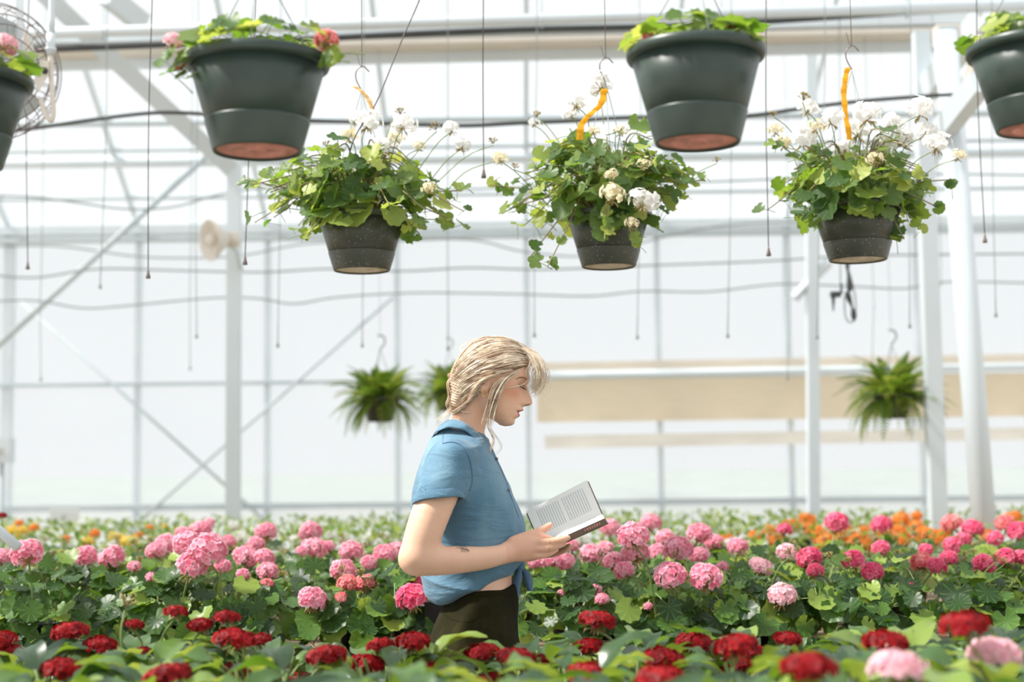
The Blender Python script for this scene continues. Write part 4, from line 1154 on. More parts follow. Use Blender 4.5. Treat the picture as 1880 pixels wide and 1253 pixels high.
def surface_net(F, xs, ys, zs, B=8):
    """F on a rectilinear grid -> vertices, quads; F is only evaluated near the surface"""
    X, Y, Z = [np.asarray(a, np.float64) for a in (xs, ys, zs)]
    nx, ny, nz = len(X), len(Y), len(Z)
    f = np.ones((nx, ny, nz), np.float32)
    bi = [(i, min(i + B, nx - 1)) for i in range(0, nx - 1, B)]
    bj = [(i, min(i + B, ny - 1)) for i in range(0, ny - 1, B)]
    bk = [(i, min(i + B, nz - 1)) for i in range(0, nz - 1, B)]
    cx = np.array([(X[a] + X[b_]) / 2 for a, b_ in bi]); cy = np.array([(Y[a] + Y[b_]) / 2 for a, b_ in bj]); cz = np.array([(Z[a] + Z[b_]) / 2 for a, b_ in bk])
    hx = np.array([(X[b_] - X[a]) / 2 for a, b_ in bi]); hy = np.array([(Y[b_] - Y[a]) / 2 for a, b_ in bj]); hz = np.array([(Z[b_] - Z[a]) / 2 for a, b_ in bk])
    C = np.stack(np.meshgrid(cx, cy, cz, indexing='ij'), -1).reshape(-1, 3)
    Hd = np.sqrt(hx[:, None, None] ** 2 + hy[None, :, None] ** 2 + hz[None, None, :] ** 2).reshape(-1)
    fc = F(C)
    near = np.abs(fc) < Hd * 1.8 + 0.012
    sgn = np.where(fc < 0, -1.0, 1.0)
    ids = np.stack(np.meshgrid(np.arange(len(bi)), np.arange(len(bj)), np.arange(len(bk)), indexing='ij'), -1).reshape(-1, 3)
    for (i, j, k), s in zip(ids[(~near) & (sgn < 0)], sgn[(~near) & (sgn < 0)]):
        f[bi[i][0]:bi[i][1] + 1, bj[j][0]:bj[j][1] + 1, bk[k][0]:bk[k][1] + 1] = s
    todo = ids[near]
    for q in range(0, len(todo), 400):
        sl = []; pts = []
        for i, j, k in todo[q:q + 400]:
            a = (slice(bi[i][0], bi[i][1] + 1), slice(bj[j][0], bj[j][1] + 1), slice(bk[k][0], bk[k][1] + 1))
            sl.append(a)
            g = np.stack(np.meshgrid(X[a[0]], Y[a[1]], Z[a[2]], indexing='ij'), -1)
            pts.append(g.reshape(-1, 3))
        val = F(np.concatenate(pts)); o = 0
        for a, p in zip(sl, pts):
            sh = (a[0].stop - a[0].start, a[1].stop - a[1].start, a[2].stop - a[2].start)
            f[a] = val[o:o + len(p)].reshape(sh); o += len(p)
    ins = f < 0
    cnt = np.zeros((nx - 1, ny - 1, nz - 1), np.uint8)
    for a in (0, 1):
        for b_ in (0, 1):
            for c in (0, 1):
                cnt += ins[a:nx - 1 + a, b_:ny - 1 + b_, c:nz - 1 + c]
    cells = np.argwhere((cnt > 0) & (cnt < 8))
    idx = np.full((nx - 1, ny - 1, nz - 1), -1, np.int32)
    idx[tuple(cells.T)] = np.arange(len(cells))
    acc = np.zeros((len(cells), 3)); num = np.zeros(len(cells))
    corner = [(a, b_, c) for a in (0, 1) for b_ in (0, 1) for c in (0, 1)]
    fv = {c: f[cells[:, 0] + c[0], cells[:, 1] + c[1], cells[:, 2] + c[2]].astype(float) for c in corner}
    for c in corner:
        for ax_ in range(3):
            if c[ax_]: continue
            d = list(c); d[ax_] = 1; d = tuple(d)
            a, b_ = fv[c], fv[d]
            m = (a < 0) != (b_ < 0)
            t = np.where(m, a / np.where(m, a - b_, 1), 0)
            p = np.tile(np.array(c, float), (len(cells), 1)); p[:, ax_] += t
            acc[m] += p[m]; num[m] += 1
    g = cells + acc / num[:, None]
    V = np.stack([np.interp(g[:, 0], np.arange(nx), X), np.interp(g[:, 1], np.arange(ny), Y), np.interp(g[:, 2], np.arange(nz), Z)], 1)
    quads = []
    for ax_ in range(3):
        o1, o2 = [(1, 2), (2, 0), (0, 1)][ax_]
        sa = [slice(None)] * 3; sb = [slice(None)] * 3
        sa[ax_] = slice(0, -1); sb[ax_] = slice(1, None)
        A = ins[tuple(sa)]; Bq = ins[tuple(sb)]
        e = np.argwhere(A != Bq)
        e = e[(e[:, o1] > 0) & (e[:, o2] > 0) & (e[:, o1] < f.shape[o1] - 1) & (e[:, o2] < f.shape[o2] - 1)]
        s = A[tuple(e.T)]
        def cell(d1, d2):
            q = e.copy(); q[:, o1] += d1; q[:, o2] += d2
            return idx[tuple(q.T)]
        Q = np.stack([cell(-1, -1), cell(0, -1), cell(0, 0), cell(-1, 0)], 1)
        Q[~s] = Q[~s][:, ::-1]
        quads.append(Q)
    return V, np.concatenate(quads)

def relax(V, Q, it=1, lam=0.5):
    E = np.concatenate([Q[:, [0, 1]], Q[:, [1, 2]], Q[:, [2, 3]], Q[:, [3, 0]]])
    for _ in range(it):
        s = np.zeros_like(V); n = np.zeros(len(V))
        for c in range(3):
            s[:, c] = np.bincount(E[:, 0], V[E[:, 1], c], len(V)) + np.bincount(E[:, 1], V[E[:, 0], c], len(V))
        n = np.bincount(E[:, 0], minlength=len(V)) + np.bincount(E[:, 1], minlength=len(V))
        V = V + lam * (s / n[:, None] - V)
    return V

def net_object(name, V, Q, mat, parent, colors=None):
    V = V - np.array(parent.location)
    me = bpy.data.meshes.new(name)
    me.vertices.add(len(V)); me.vertices.foreach_set('co', V.astype(np.float32).ravel())
    me.loops.add(len(Q) * 4); me.loops.foreach_set('vertex_index', Q.astype(np.int32).ravel())
    me.polygons.add(len(Q)); me.polygons.foreach_set('loop_start', np.arange(0, len(Q) * 4, 4, dtype=np.int32))
    me.polygons.foreach_set('use_smooth', np.ones(len(Q), bool))
    me.update(calc_edges=True); me.validate()
    me.materials.append(mat)
    if colors is not None:
        a = me.attributes.new('skin', 'FLOAT_COLOR', 'POINT')
        a.data.foreach_set('color', np.concatenate([colors, np.ones((len(V), 1))], 1).astype(np.float32).ravel())
    return link(name, me, parent)

PERSON = empty('person', (W(862, 1100)[0], YW, 0))
tag(PERSON, 'woman with tied-back blonde hair, blue denim shirt and dark trousers reading a book', 'person')

# ---- head frame: u forward along the tilted face, v up, y across
S = 1 / 715.0
TAU = math.radians(15)
H0 = W(900, 705)
cu, su = math.cos(TAU), math.sin(TAU)
def huv(P):
    dx = P[:, 0] - H0[0]; dz = P[:, 2] - H0[2]; y = P[:, 1] - YW
    return dx * cu - dz * su, dx * su + dz * cu, y
def tab(*rows): return [np.array(c, float) * S for c in zip(*rows)]
hv, hb, hf, hh = tab((83, -10, -4, 3), (81, -24, 10, 22), (76, -38, 27, 34), (68, -48, 42, 42), (47, -60, 60, 51), (29, -65, 66, 53.5), (15, -66, 64, 52.5), (0, -63, 63, 50.5), (-15, -56, 63.5, 48.5), (-26, -44, 64.5, 46.5), (-37, -26, 63, 43), (-48, -8, 60, 38), (-58, 8, 58, 29), (-65, 24, 52, 18), (-69, 36, 44, 6))
HEADST = Stack(hv, hb, hf, hh, 5, 2.15)
# midline profile measured in the photograph
pv, pu = tab((70, 40), (47, 61), (29, 68), (20, 68), (14, 66.5), (8, 70), (0, 75.5), (-8, 80.5), (-14, 83.8), (-18, 83), (-22, 78), (-25.5, 70), (-28, 68.6), (-31.5, 71.5), (-34.5, 70.2), (-37, 64), (-39.5, 65), (-43.5, 68.0), (-47, 65.5), (-51, 60.5), (-55, 60.8), (-60, 61.4), (-65, 57), (-69, 46))
zz = np.linspace(pv.min(), pv.max(), 400)
o_ = np.argsort(pv); prof_v, prof_u = zz, np.interp(zz, pv[o_], pu[o_])
kk = np.hanning(11); kk /= kk.sum(); prof_u = np.convolve(np.pad(prof_u, 5, 'edge'), kk, 'valid')
base_u = np.interp(prof_v, HEADST.z, HEADST.xf)
wv, ww = tab((70, 40), (30, 26), (14, 9), (4, 7.5), (-8, 9), (-16, 12.5), (-22, 13), (-26, 12), (-29, 17), (-36, 20), (-44, 17), (-50, 16), (-60, 18), (-69, 20))
o_ = np.argsort(wv); wv, ww = wv[o_], ww[o_]
def head_field(P):
    u, v, y = huv(P)
    ay = np.abs(y)
    d = np.interp(v, prof_v, prof_u - base_u, left=0, right=0)
    w = np.interp(v, wv, ww)
    de = d * np.exp(-(ay / w) ** 2.4)
    # eye sockets, lids, cheeks, philtrum sides
    g = lambda v0, y0, sv, sy: np.exp(-((v - v0 * S) / (sv * S)) ** 2 - ((ay - y0 * S) / (sy * S)) ** 2)
    de = de - 0.0075 * g(10, 21, 9, 12) + 0.0050 * g(6, 22, 6, 9) + 0.0020 * g(24, 20, 6, 14) + 0.003 * g(-12, 30, 14, 12)
    de = de - 0.0022 * g(-36.8, 10, 2.2, 13) + 0.004 * g(-19, 9.5, 4.5, 4.5) - 0.003 * g(-21.5, 6.0, 2.4, 3.0)
    m = np.clip((u - 15 * S) / (30 * S), 0, 1); m = m * m * (3 - 2 * m)
    return HEADST(u - de * m, v, y)
def nodot(P): return P

EAR_C = W(889, 702, -0.071)
def skin_field(P):
    f = np.full(len(P), 1.0)
    z = P[:, 2]
    hm = z > W(900, 860)[2]
    Q = P[hm]
    if len(Q):
        h = head_field(Q)
        e = ellip(Q, EAR_C, (0.017, 0.007, 0.029)); e = np.maximum(e, -ellip(Q, EAR_C + np.array([0.003, -0.008, 0.002]), (0.010, 0.006, 0.018)))
        h = smin(h, e, 0.006)
        e2 = ellip(Q, EAR_C * np.array([1, -1, 1]) + np.array([0, 2 * YW, 0]), (0.017, 0.007, 0.029)); h = smin(h, e2, 0.006)
        nk = chain(Q, [(W(870, 735), 0.046), (W(859, 775), 0.0465), (W(842, 830), 0.056)], 0.02)
        f[hm] = smin(h, nk, 0.016)
    tm = z < W(900, 760)[2]
    Q = P[tm]
    if len(Q):
        t = TORSO(Q[:, 0], Q[:, 2], Q[:, 1] - YW, -0.006)
        for sgn in (-1, 1):
            if sgn < 0:
                arm = [(W(826, 856, -.145), 0.0500), (W(796, 930, -.190), 0.0470), (W(776, 985, -.208), 0.0440), (W(766, 1022, -.215), 0.0385)]
                fore = [(W(762, 1027, -.215), 0.0375), (W(800, 1030, -.205), 0.0355), (W(850, 1028, -.18), 0.0320), (W(890, 1025, -.155), 0.0275), (W(926, 1018, -.13), 0.0235)]
                a = smin(chain(Q, arm, 0.02), chain(Q, fore, 0.01), 0.022)
                palm = ellip(Q, W(955, 1010, -.118), (0.046, 0.021, 0.029)); palm = smin(palm, ellip(Q, W(978, 1004, -.118), (0.024, 0.018, 0.024)), 0.012)
                a = smin(a, palm, 0.02)
                fingers = [[(W(972, 991, -.105), .0105), (W(992, 987, -.112), .0095), (W(1012, 992, -.105), .0085), (W(1028, 1000, -.075), .0075)],
                           [(W(980, 998, -.122), .0105), (W(1003, 996, -.134), .0095), (W(1026, 993, -.134), .0087), (W(1043, 988, -.122), .0068)],
                           [(W(980, 1009, -.124), .0100), (W(1002, 1008, -.136), .0090), (W(1022, 1003, -.132), .0082), (W(1036, 997, -.118), .0066)],
                           [(W(974, 1021, -.120), .0090), (W(994, 1021, -.130), .0080), (W(1010, 1016, -.128), .0072), (W(1022, 1010, -.118), .0058)]]
                for fg in fingers: a = smin(a, chain(Q, fg, 0.003), 0.005)
                th = chain(Q, [(W(943, 996, -.118), .0150), (W(966, 986, -.108), .0125), (W(990, 977, -.098), .0105), (W(1010, 965, -.090), .0080)], 0.004)
                a = smin(a, th, 0.008)
            else:
                arm = [(W(830, 860, .145), 0.050), (W(812, 940, .20), 0.047), (W(800, 1020, .215), 0.0405)]
                fore = [(W(800, 1022, .215), 0.0405), (W(860, 1030, .18), 0.032), (W(930, 1026, .12), 0.0235)]
                a = smin(chain(Q, arm, 0.02), chain(Q, fore, 0.01), 0.014)
                a = smin(a, ellip(Q, W(965, 1018, .085), (0.045, 0.024, 0.02)), 0.02)
                for k in range(4):
                    a = smin(a, chain(Q, [(W(990, 1020 - k, .10 - .022 * k), .009), (W(1014, 1018, .07 - .022 * k), .0085), (W(1036, 1010, .045 - .022 * k), .008), (W(1045, 1003, .03 - .02 * k), .0065)], 0.003), 0.004)
                a = smin(a, chain(Q, [(W(950, 1012, .07), .014), (W(985, 1004, .05), .011), (W(1005, 996, .03), .009)], 0.004), 0.008)
            t = smin(t, a, 0.012)
        f[tm] = np.where(f[tm] < 1.0, smin(f[tm], t, 0.02), t)
    lm = z < W(900, 1100)[2]
    Q = P[lm]
    if len(Q):
        f[lm] = smin(f[lm], legs(Q, -0.008), 0.02)
    return f

def rows_tab(rows):
    z = [W(900, r[0])[2] for r in rows]
    return z, [W(r[1], r[0])[0] for r in rows], [W(r[2], r[0])[0] for r in rows], [r[3] for r in rows]
TORSO = Stack(*rows_tab([(786, 812, 876, 0.045), (796, 802, 888, 0.062), (808, 792, 896, 0.095), (822, 784, 902, 0.130), (840, 777, 909, 0.152), (870, 767, 922, 0.160), (900, 760, 935, 0.158), (930, 757, 948, 0.152), (960, 760, 957, 0.146), (985, 764, 961, 0.140), (1010, 770, 957, 0.133), (1035, 785, 948, 0.126), (1060, 800, 943, 0.125), (1085, 812, 945, 0.132), (1110, 812, 950, 0.142), (1150, 802, 952, 0.156), (1195, 792, 952, 0.166), (1240, 790, 952, 0.168)]), w=5)
HIPZ = W(900, 1240)[2]
def legs(Q, g=0.0):
    hx = W(868, 1240)[0]
    f = None
    for sg in (-1, 1):
        y = YW + sg * 0.085
        c = chain(Q, [(np.array([hx, y, HIPZ + 0.03]), 0.098 + g), (np.array([hx + 0.015, y, 0.50]), 0.072 + g), (np.array([hx - 0.03 + 0.02 * sg, y, 0.12]), 0.052 + g)], 0.03)
        ft = chain(Q, [(np.array([hx - 0.06 + 0.02 * sg, y, 0.05]), 0.038 + g), (np.array([hx + 0.11 + 0.02 * sg, y, 0.035]), 0.028 + g)], 0.03)
        c = smin(c, ft, 0.05)
        f = c if f is None else smin(f, c, 0.02)
    return f

h = 0.0022
xs = np.arange(W(722, 1030, -.25)[0] - 0.01, W(1062, 1000, -.1)[0] + 0.01, h)
ys = np.arange(YW - 0.275, YW + 0.275, h)
z_lo = W(900, 1130)[2]
zs = np.concatenate([np.arange(-0.01, z_lo, 0.008), np.arange(z_lo, W(900, 610)[2] + 0.01, h)])
V, Q = surface_net(skin_field, xs, ys, zs)
V = relax(V, Q, 1, 0.4)
Vs = relax(V, Q, 14, 0.5)
sm = np.clip((W(900, 815)[2] - V[:, 2]) / 0.02, 0, 1) * np.clip((W(940, 1000)[0] - V[:, 0]) / 0.03, 0, 1)
V = V + (Vs - V) * sm[:, None]
Vs = relax(V, Q, 3, 0.5); sm = ((V[:, 0] >= W(930, 1000)[0]) & (V[:, 2] < W(900, 900)[2])).astype(float); V = V + (Vs - V) * sm[:, None]
# skin colouring: lips, blush, nostril, browner eyelids
u, v, y = huv(V); ay = np.abs(y)
base = np.array(srgb(238, 192, 164)[:3]); colr = np.tile(base, (len(V), 1))
face = (u > 20 * S) & (V[:, 2] > W(900, 800)[2])
def blend(mask, col):
    global colr
    m = np.clip(mask, 0, 1)[:, None]; colr = colr * (1 - m) + np.array(srgb(*col)[:3]) * m
gz = lambda v0, y0, sv, sy: np.exp(-((v - v0 * S) / (sv * S)) ** 2 - ((ay - y0 * S) / (sy * S)) ** 2) * face
blend(0.55 * gz(-8, 36, 13, 14), (220, 128, 92))
blend(0.5 * gz(-16, 0, 8, 9), (222, 140, 118))
blend(0.55 * gz(9, 22, 5, 10), (176, 112, 84))
lipw = np.interp(v / S, [-48, -45, -38.5, -37, -35.5, -31, -28.5], [0, 1, 1, 1, 1, 1, 0]) * (ay < np.interp(v / S, [-47, -43, -37, -33, -29], [7, 13, 17, 12, 4]) * S) * face * (u > 52 * S)
blend(0.9 * lipw, (202, 92, 100))
blend(0.85 * (np.abs(v + 36.9 * S) < 1.4 * S) * (ay < 15 * S) * face * (u > 50 * S), (104, 38, 40))
blend(0.8 * gz(-21.5, 6.5, 2.2, 3.2), (120, 52, 44))
hand = (V[:, 0] > W(930, 1000)[0]) & (V[:, 2] < W(900, 950)[2])
blend(0.25 * hand.astype(float), (222, 150, 124))

def skin_material():
    m, nt, bs, out = new_mat('skin')
    a = nt.nodes.new('ShaderNodeAttribute'); a.attribute_name = 'skin'
    n = noise_src(nt, 26, 4)
    mx = nt.nodes.new('ShaderNodeMixRGB'); mx.blend_type = 'MULTIPLY'; mx.inputs[0].default_value = 0.5
    nt.links.new(a.outputs['Color'], mx.inputs[1]); nt.links.new(ramp(nt, n, [(0.3, (0.9, 0.87, 0.85, 1)), (0.7, (1, 1, 1, 1))]), mx.inputs[2])
    nt.links.new(mx.outputs[0], bs.inputs['Base Color'])
    bs.inputs['Roughness'].default_value = 0.48
    bs.inputs['Subsurface Weight'].default_value = 0.18
    bs.inputs['Subsurface Radius'].default_value = (1.0, 0.35, 0.2)
    bs.inputs['Subsurface Scale'].default_value = 0.008
    return m
M['skin'] = skin_material()
body = net_object('body', V, Q, M['skin'], PERSON, colr)
BV = BVHTree.FromPolygons([tuple(p) for p in V], [tuple(int(i) for i in q) for q in Q])
CAMP = Vector((0, 0, CAM_Z))
def onto(tree, px, py, off=0.001, dy=-0.1):
    d = (at(px, py, YW) - CAMP).normalized()
    r = tree.ray_cast(CAMP, d)
    if r[0] is None: return at(px, py, YW + dy)
    return r[0] - d * off

# ---- shirt
ZT = lambda py: W(900, py)[2]
SHIRT = Stack(*rows_tab([(784, 812, 874, 0.040), (792, 803, 886, 0.060), (804, 791, 896, 0.100), (820, 783, 904, 0.140), (840, 774, 913, 0.160), (870, 763, 926, 0.168), (900, 756, 939, 0.166), (930, 753, 952, 0.160), (960, 756, 961, 0.154), (985, 761, 966, 0.150), (1010, 766, 965, 0.146), (1035, 770, 957, 0.142), (1060, 772, 950, 0.142), (1085, 777, 948, 0.145), (1100, 786, 946, 0.142), (1112, 800, 940, 0.130)]), w=4)
hemx = [W(p, 1080)[0] for p in (700, 780, 805, 835, 870, 910, 940, 980)]
hemz = [ZT(p) for p in (1088, 1098, 1104, 1098, 1082, 1064, 1050, 1044)]
SA, SB = W(828, 850, -.15), W(805, 920, -.186)
SAX = (SB - SA) / np.linalg.norm(SB - SA)
HEMN = np.array([0.10, -0.18, -0.98]); HEMN /= np.linalg.norm(HEMN)
SA2, SB2 = W(830, 852, .15), W(815, 925, .19)
def ridge(t): return 1 - np.abs(np.sin(t)) ** 0.7
def folds(P):
    x, y, z = P[:, 0], P[:, 1] - YW, P[:, 2]
    wob = 1.6 * np.sin(11 * x + 5 * y) + 1.1 * np.sin(17 * z - 9 * y + 4 * x)
    low = np.clip((ZT(1020) - z) / 0.05, 0, 1)
    f = -0.0060 * low * ridge(38 * (z + 0.30 * x) + wob)
    # drag lines from the armpit to the bust and down the back
    mid = np.clip((ZT(850) - z) / 0.05, 0, 1) * (1 - low)
    f += -0.0034 * mid * ridge(26 * (z * 0.8 + x) + 1.5 * wob)
    f += -0.0032 * mid * ridge(19 * (x - 0.35 * z) + wob) * np.clip((x - W(880, 950)[0]) / 0.08, 0, 1)
    up = np.clip((z - ZT(870)) / 0.04, 0, 1)
    f += -0.0030 * up * ridge(30 * (z * 0.7 + 0.9 * x) + wob)
    f += 0.0025 * np.sin(120 * (x + 0.25 * z)) * np.exp(-((x - W(945, 980)[0]) / 0.018) ** 2 - ((z - ZT(985)) / 0.05) ** 2)
    return f + 0.002
def shirt_field(P):
    x, y, z = P[:, 0], P[:, 1] - YW, P[:, 2]
    t = SHIRT(x, z, y)
    hem = np.interp(x, hemx, hemz)
    t = smax(t, hem - z + 0.004 * np.sin(30 * y), 0.022)
    for a, b_, sg in ((SA, SB, -1), (SA2, SB2, 1)):
        e = b_ + (b_ - a) * 0.6
        s = cone(P, a, e, 0.062, 0.059)
        n = HEMN * np.array([1, -sg, 1])
        s = smax(s, (P - b_) @ n, 0.004)
        inner = cone(P, a, e, 0.050, 0.0545)
        s = np.maximum(s, -np.maximum(inner, -((P - b_) @ n) - 0.03))
        t = smin(t, s, 0.030)
    return t + folds(P)
xs = np.arange(W(735, 900, -.2)[0] - 0.03, W(985, 1000)[0], 0.0027); ys = np.arange(YW - 0.29, YW + 0.29, 0.0027); zs = np.arange(ZT(1125), ZT(770), 0.0027)
V, Q = surface_net(shirt_field, xs, ys, zs); V = relax(V, Q, 1, 0.4)
def cloth_mat(name, c1, c2, c3, weave, rough, bmp, sheen=0.2, wrinkle=0.0):
    m, nt, bs, out = new_mat(name)
    n = noise_src(nt, 7, 6, 'Object', (1, 1, 0.6)); n2 = noise_src(nt, weave, 2)
    mx = nt.nodes.new('ShaderNodeMixRGB'); mx.blend_type = 'OVERLAY'; mx.inputs[0].default_value = 0.25
    nt.links.new(ramp(nt, n, [(0.25, c1), (0.5, c2), (0.75, c3)]), mx.inputs[1]); nt.links.new(n2, mx.inputs[2])
    nt.links.new(mx.outputs[0], bs.inputs['Base Color'])
    bs.inputs['Roughness'].default_value = rough
    bs.inputs['Sheen Weight'].default_value = sheen
    bump(nt, bs, n2, bmp, 0.002)
    if wrinkle:
        n3 = nt.nodes.new('ShaderNodeTexNoise'); n3.inputs['Scale'].default_value = 9; n3.inputs['Detail'].default_value = 3; n3.inputs['Distortion'].default_value = 1.2
        tc = nt.nodes.new('ShaderNodeTexCoord'); mp = nt.nodes.new('ShaderNodeMapping'); mp.inputs['Rotation'].default_value = (0, 0.5, 0); mp.inputs['Scale'].default_value = (0.6, 0.8, 2.2)
        nt.links.new(tc.outputs['Object'], mp.inputs[0]); nt.links.new(mp.outputs[0], n3.inputs['Vector'])
        b2 = nt.nodes.new('ShaderNodeBump'); b2.inputs['Strength'].default_value = wrinkle; b2.inputs['Distance'].default_value = 0.02
        nt.links.new(n3.outputs['Fac'], b2.inputs['Height'])
        b1 = [q for q in nt.nodes if q.type == 'BUMP' and q is not b2][0]
        nt.links.new(b2.outputs[0], b1.inputs['Normal'])
    return m
M['denim'] = cloth_mat('washed_blue_denim', srgb(66, 100, 124), srgb(86, 126, 150), srgb(124, 158, 176), 420, 0.8, 0.25, 0.15, 0.45)
M['denim_dark'] = cloth_mat('denim_seam', srgb(70, 100, 128), srgb(84, 118, 148), srgb(112, 144, 170), 500, 0.8, 0.3)
shirt = net_object('shirt', V, Q, M['denim'], PERSON); shirt['label'] = 'short-sleeved blue denim shirt knotted at the front'
SV = BVHTree.FromPolygons([tuple(p) for p in V], [tuple(int(i) for i in q) for q in Q])
def on_shirt(pts, name, r, mat, n=5, parent=None):
    P = [onto(SV, p.x, p.y, 0.0008) for p in spline([Vector((x, y, 0)) for x, y in pts], n)]
    b = MB(); b.tube(P, r, 6); return b.build(name, M[mat], parent or shirt)
on_shirt([(812, 815), (829, 812), (848, 819), (860, 837), (866, 862), (867, 886), (862, 902)], 'armhole_seam', 0.0016, 'denim_dark')
on_shirt([(818, 787), (813, 800), (813, 815)], 'yoke_seam', 0.0011, 'denim_dark')
on_shirt([(782, 903), (795, 903), (815, 906), (835, 911), (855, 916)], 'cuff_seam', 0.0013, 'denim_dark')
# turned-up sleeve cuff standing a little off the arm
for a_, b_, sg in ((SA, SB, -1), (SA2, SB2, 1)):
    n_ = Vector(HEMN * np.array([1, -sg, 1])); e1 = n_.orthogonal().normalized(); e2 = n_.cross(e1); c_ = Vector(b_)
    vs = []; fs = []; N_ = 40
    for k in range(N_):
        a = 2 * math.pi * k / N_; d_ = e1 * math.cos(a) + e2 * math.sin(a); wv_ = 0.0015 * math.sin(5 * a) + 0.001 * math.sin(9 * a)
        for off, r_ in ((-0.019, 0.0605), (-0.012, 0.0635), (0.0, 0.0645 + wv_), (0.003, 0.0635 + wv_), (0.002, 0.060 + wv_), (-0.018, 0.055)):
            vs.append(c_ + n_ * (off + 0.5 * wv_) + d_ * r_)
    for k in range(N_):
        for q in range(5): fs.append((k * 6 + q, ((k + 1) % N_) * 6 + q, ((k + 1) % N_) * 6 + q + 1, k * 6 + q + 1))
    bb = MB(); bb.add(vs, fs); bb.build('cuff', M['denim'], shirt)
on_shirt([(900, 822), (911, 845), (924, 872), (934, 900), (943, 925), (952, 950)], 'placket_edge', 0.0018, 'denim_dark')
b = MB(); b.ball(onto(SV, 909, 843, -0.001) + Vector((0.004, 0, 0)), (0.004, 0.004, 0.004)); b.build('button', M['wire'], shirt)
b = MB(); b.ball(onto(SV, 930, 900, -0.001) + Vector((0.006, 0, 0)), (0.003, 0.004, 0.004)); b.build('button', M['wire'], shirt)
# collar leaf: top edge round the neck, lower edge falling outwards
top = [(897, 806, 0.0), (893, 803, -0.03), (877, 795, -0.052), (858, 779, -0.062), (838, 771, -0.055), (822, 772, -0.03), (815, 776, 0.0)]
low = [(902, 828, 0.0), (898, 824, -0.045), (880, 812, -0.075), (856, 790, -0.088), (826, 783, -0.082), (801, 792, -0.048), (791, 806, 0.0)]
full_t = [Vector(W(*p)) for p in top] + [Vector(W(p[0], p[1], -p[2])) for p in top[-2::-1]]
full_l = [Vector(W(*p)) for p in low] + [Vector(W(p[0], p[1], -p[2])) for p in low[-2::-1]]
T_, L_ = spline(full_t, 5), spline(full_l, 5)
b = MB(); vs = []; fs = []; m_ = len(T_)
for i in range(m_):
    mid = (T_[i] + L_[i]) / 2 + Vector((0, 0, 0.004)); out_ = (L_[i] - T_[i]).normalized()
    wob = 0.0015 * math.sin(i * 1.3)
    ring_ = [T_[i] + Vector((0, 0, -0.022)) - out_ * 0.002, T_[i], T_[i] + out_ * 0.003 + Vector((0, 0, 0.002)), mid + Vector((0, 0, wob)), L_[i] + Vector((0, 0, wob)), L_[i] - Vector((0, 0, 0.004)), mid - Vector((0, 0, 0.004))]
    vs += ring_
for i in range(m_ - 1):
    for k in range(6): fs.append((i * 7 + k, i * 7 + k + 1, (i + 1) * 7 + k + 1, (i + 1) * 7 + k))
b.add(vs, fs); b.build('collar', M['denim'], shirt)
# knot and hanging ties at the front
b = MB(); b.ball(W(953, 1040), (0.016, 0.022, 0.016), 12, 8); b.build('knot', M['denim'], shirt)
for pts in ([(953, 1042, -.012), (950, 1060, -.02), (948, 1078, -.02), (949, 1094, -.018)], [(956, 1040, .0), (966, 1055, -.01), (971, 1074, -.012), (974, 1086, -.01)]):
    P = spline([Vector(W(*p)) for p in pts], 5); vs = []; fs = []
    for i, p in enumerate(P):
        w_ = 0.006 + 0.006 * math.sin(min(3.0, i * 0.22)); n_ = Vector((0.6, -0.8, 0))
        for dx, dy_ in ((-w_, 0), (0, -0.003), (w_, 0), (0, 0.003)): vs.append(p + Vector((dx, dy_, 0)))
    for i in range(len(P) - 1):
        for k in range(4): fs.append((i * 4 + k, i * 4 + (k + 1) % 4, (i + 1) * 4 + (k + 1) % 4, (i + 1) * 4 + k))
    b = MB(); b.add(vs, fs); b.build('tie_end', M['denim_dark'], shirt)

# ---- trousers
TROU = Stack(*rows_tab([(1070, 812, 944, 0.126), (1085, 816, 948, 0.134), (1100, 816, 950, 0.142), (1120, 810, 952, 0.150), (1145, 800, 953, 0.160), (1170, 793, 953, 0.168), (1200, 788, 954, 0.172), (1240, 788, 954, 0.172), (1275, 800, 945, 0.165)]), w=3)
def trouser_field(P):
    x, y, z = P[:, 0], P[:, 1] - YW, P[:, 2]
    t = TROU(x, z, y)
    L = np.maximum(legs(P, 0.012), 0.09 - z)
    t = smin(t, L, 0.05)
    waist = ZT(1077) + (x - W(905, 1077)[0]) * 0.06
    t = np.maximum(t, z - waist)
    return t + 0.003 * np.sin(40 * z + 5 * np.sin(20 * x))
xs = np.arange(W(770, 1200, -.2)[0] - 0.03, W(985, 1200)[0], 0.004); ys = np.arange(YW - 0.23, YW + 0.23, 0.004); zs = np.arange(0.06, ZT(1064), 0.004)
V, Q = surface_net(trouser_field, xs, ys, zs); V = relax(V, Q, 1, 0.3)
M['trouser'] = cloth_mat('dark_olive_velvet', srgb(20, 18, 8), srgb(36, 34, 15), srgb(72, 68, 34), 240, 0.95, 0.35, 0.0)
M['trouser'].node_tree.nodes['Principled BSDF'].inputs['Specular IOR Level'].default_value = 0.15
tr = net_object('trousers', V, Q, M['trouser'], PERSON); tr['label'] = 'dark olive high-waisted trousers'
TV = BVHTree.FromPolygons([tuple(p) for p in V], [tuple(int(i) for i in q) for q in Q])
P = [onto(TV, p.x, p.y, 0.0005) for p in spline([Vector((x, y, 0)) for x, y in ((862, 1096), (895, 1094), (925, 1092), (946, 1092))], 4)]
b = MB(); b.tube(P, 0.0014, 5); b.build('waistband_seam', M['trouser'], tr)
P = [onto(TV, p.x, p.y, 0.0005) for p in spline([Vector((x, y, 0)) for x, y in ((815, 1128), (830, 1138), (860, 1143), (880, 1130))], 4)]
b = MB(); b.tube(P, 0.0012, 5); b.build('pocket_seam', M['trouser'], tr)
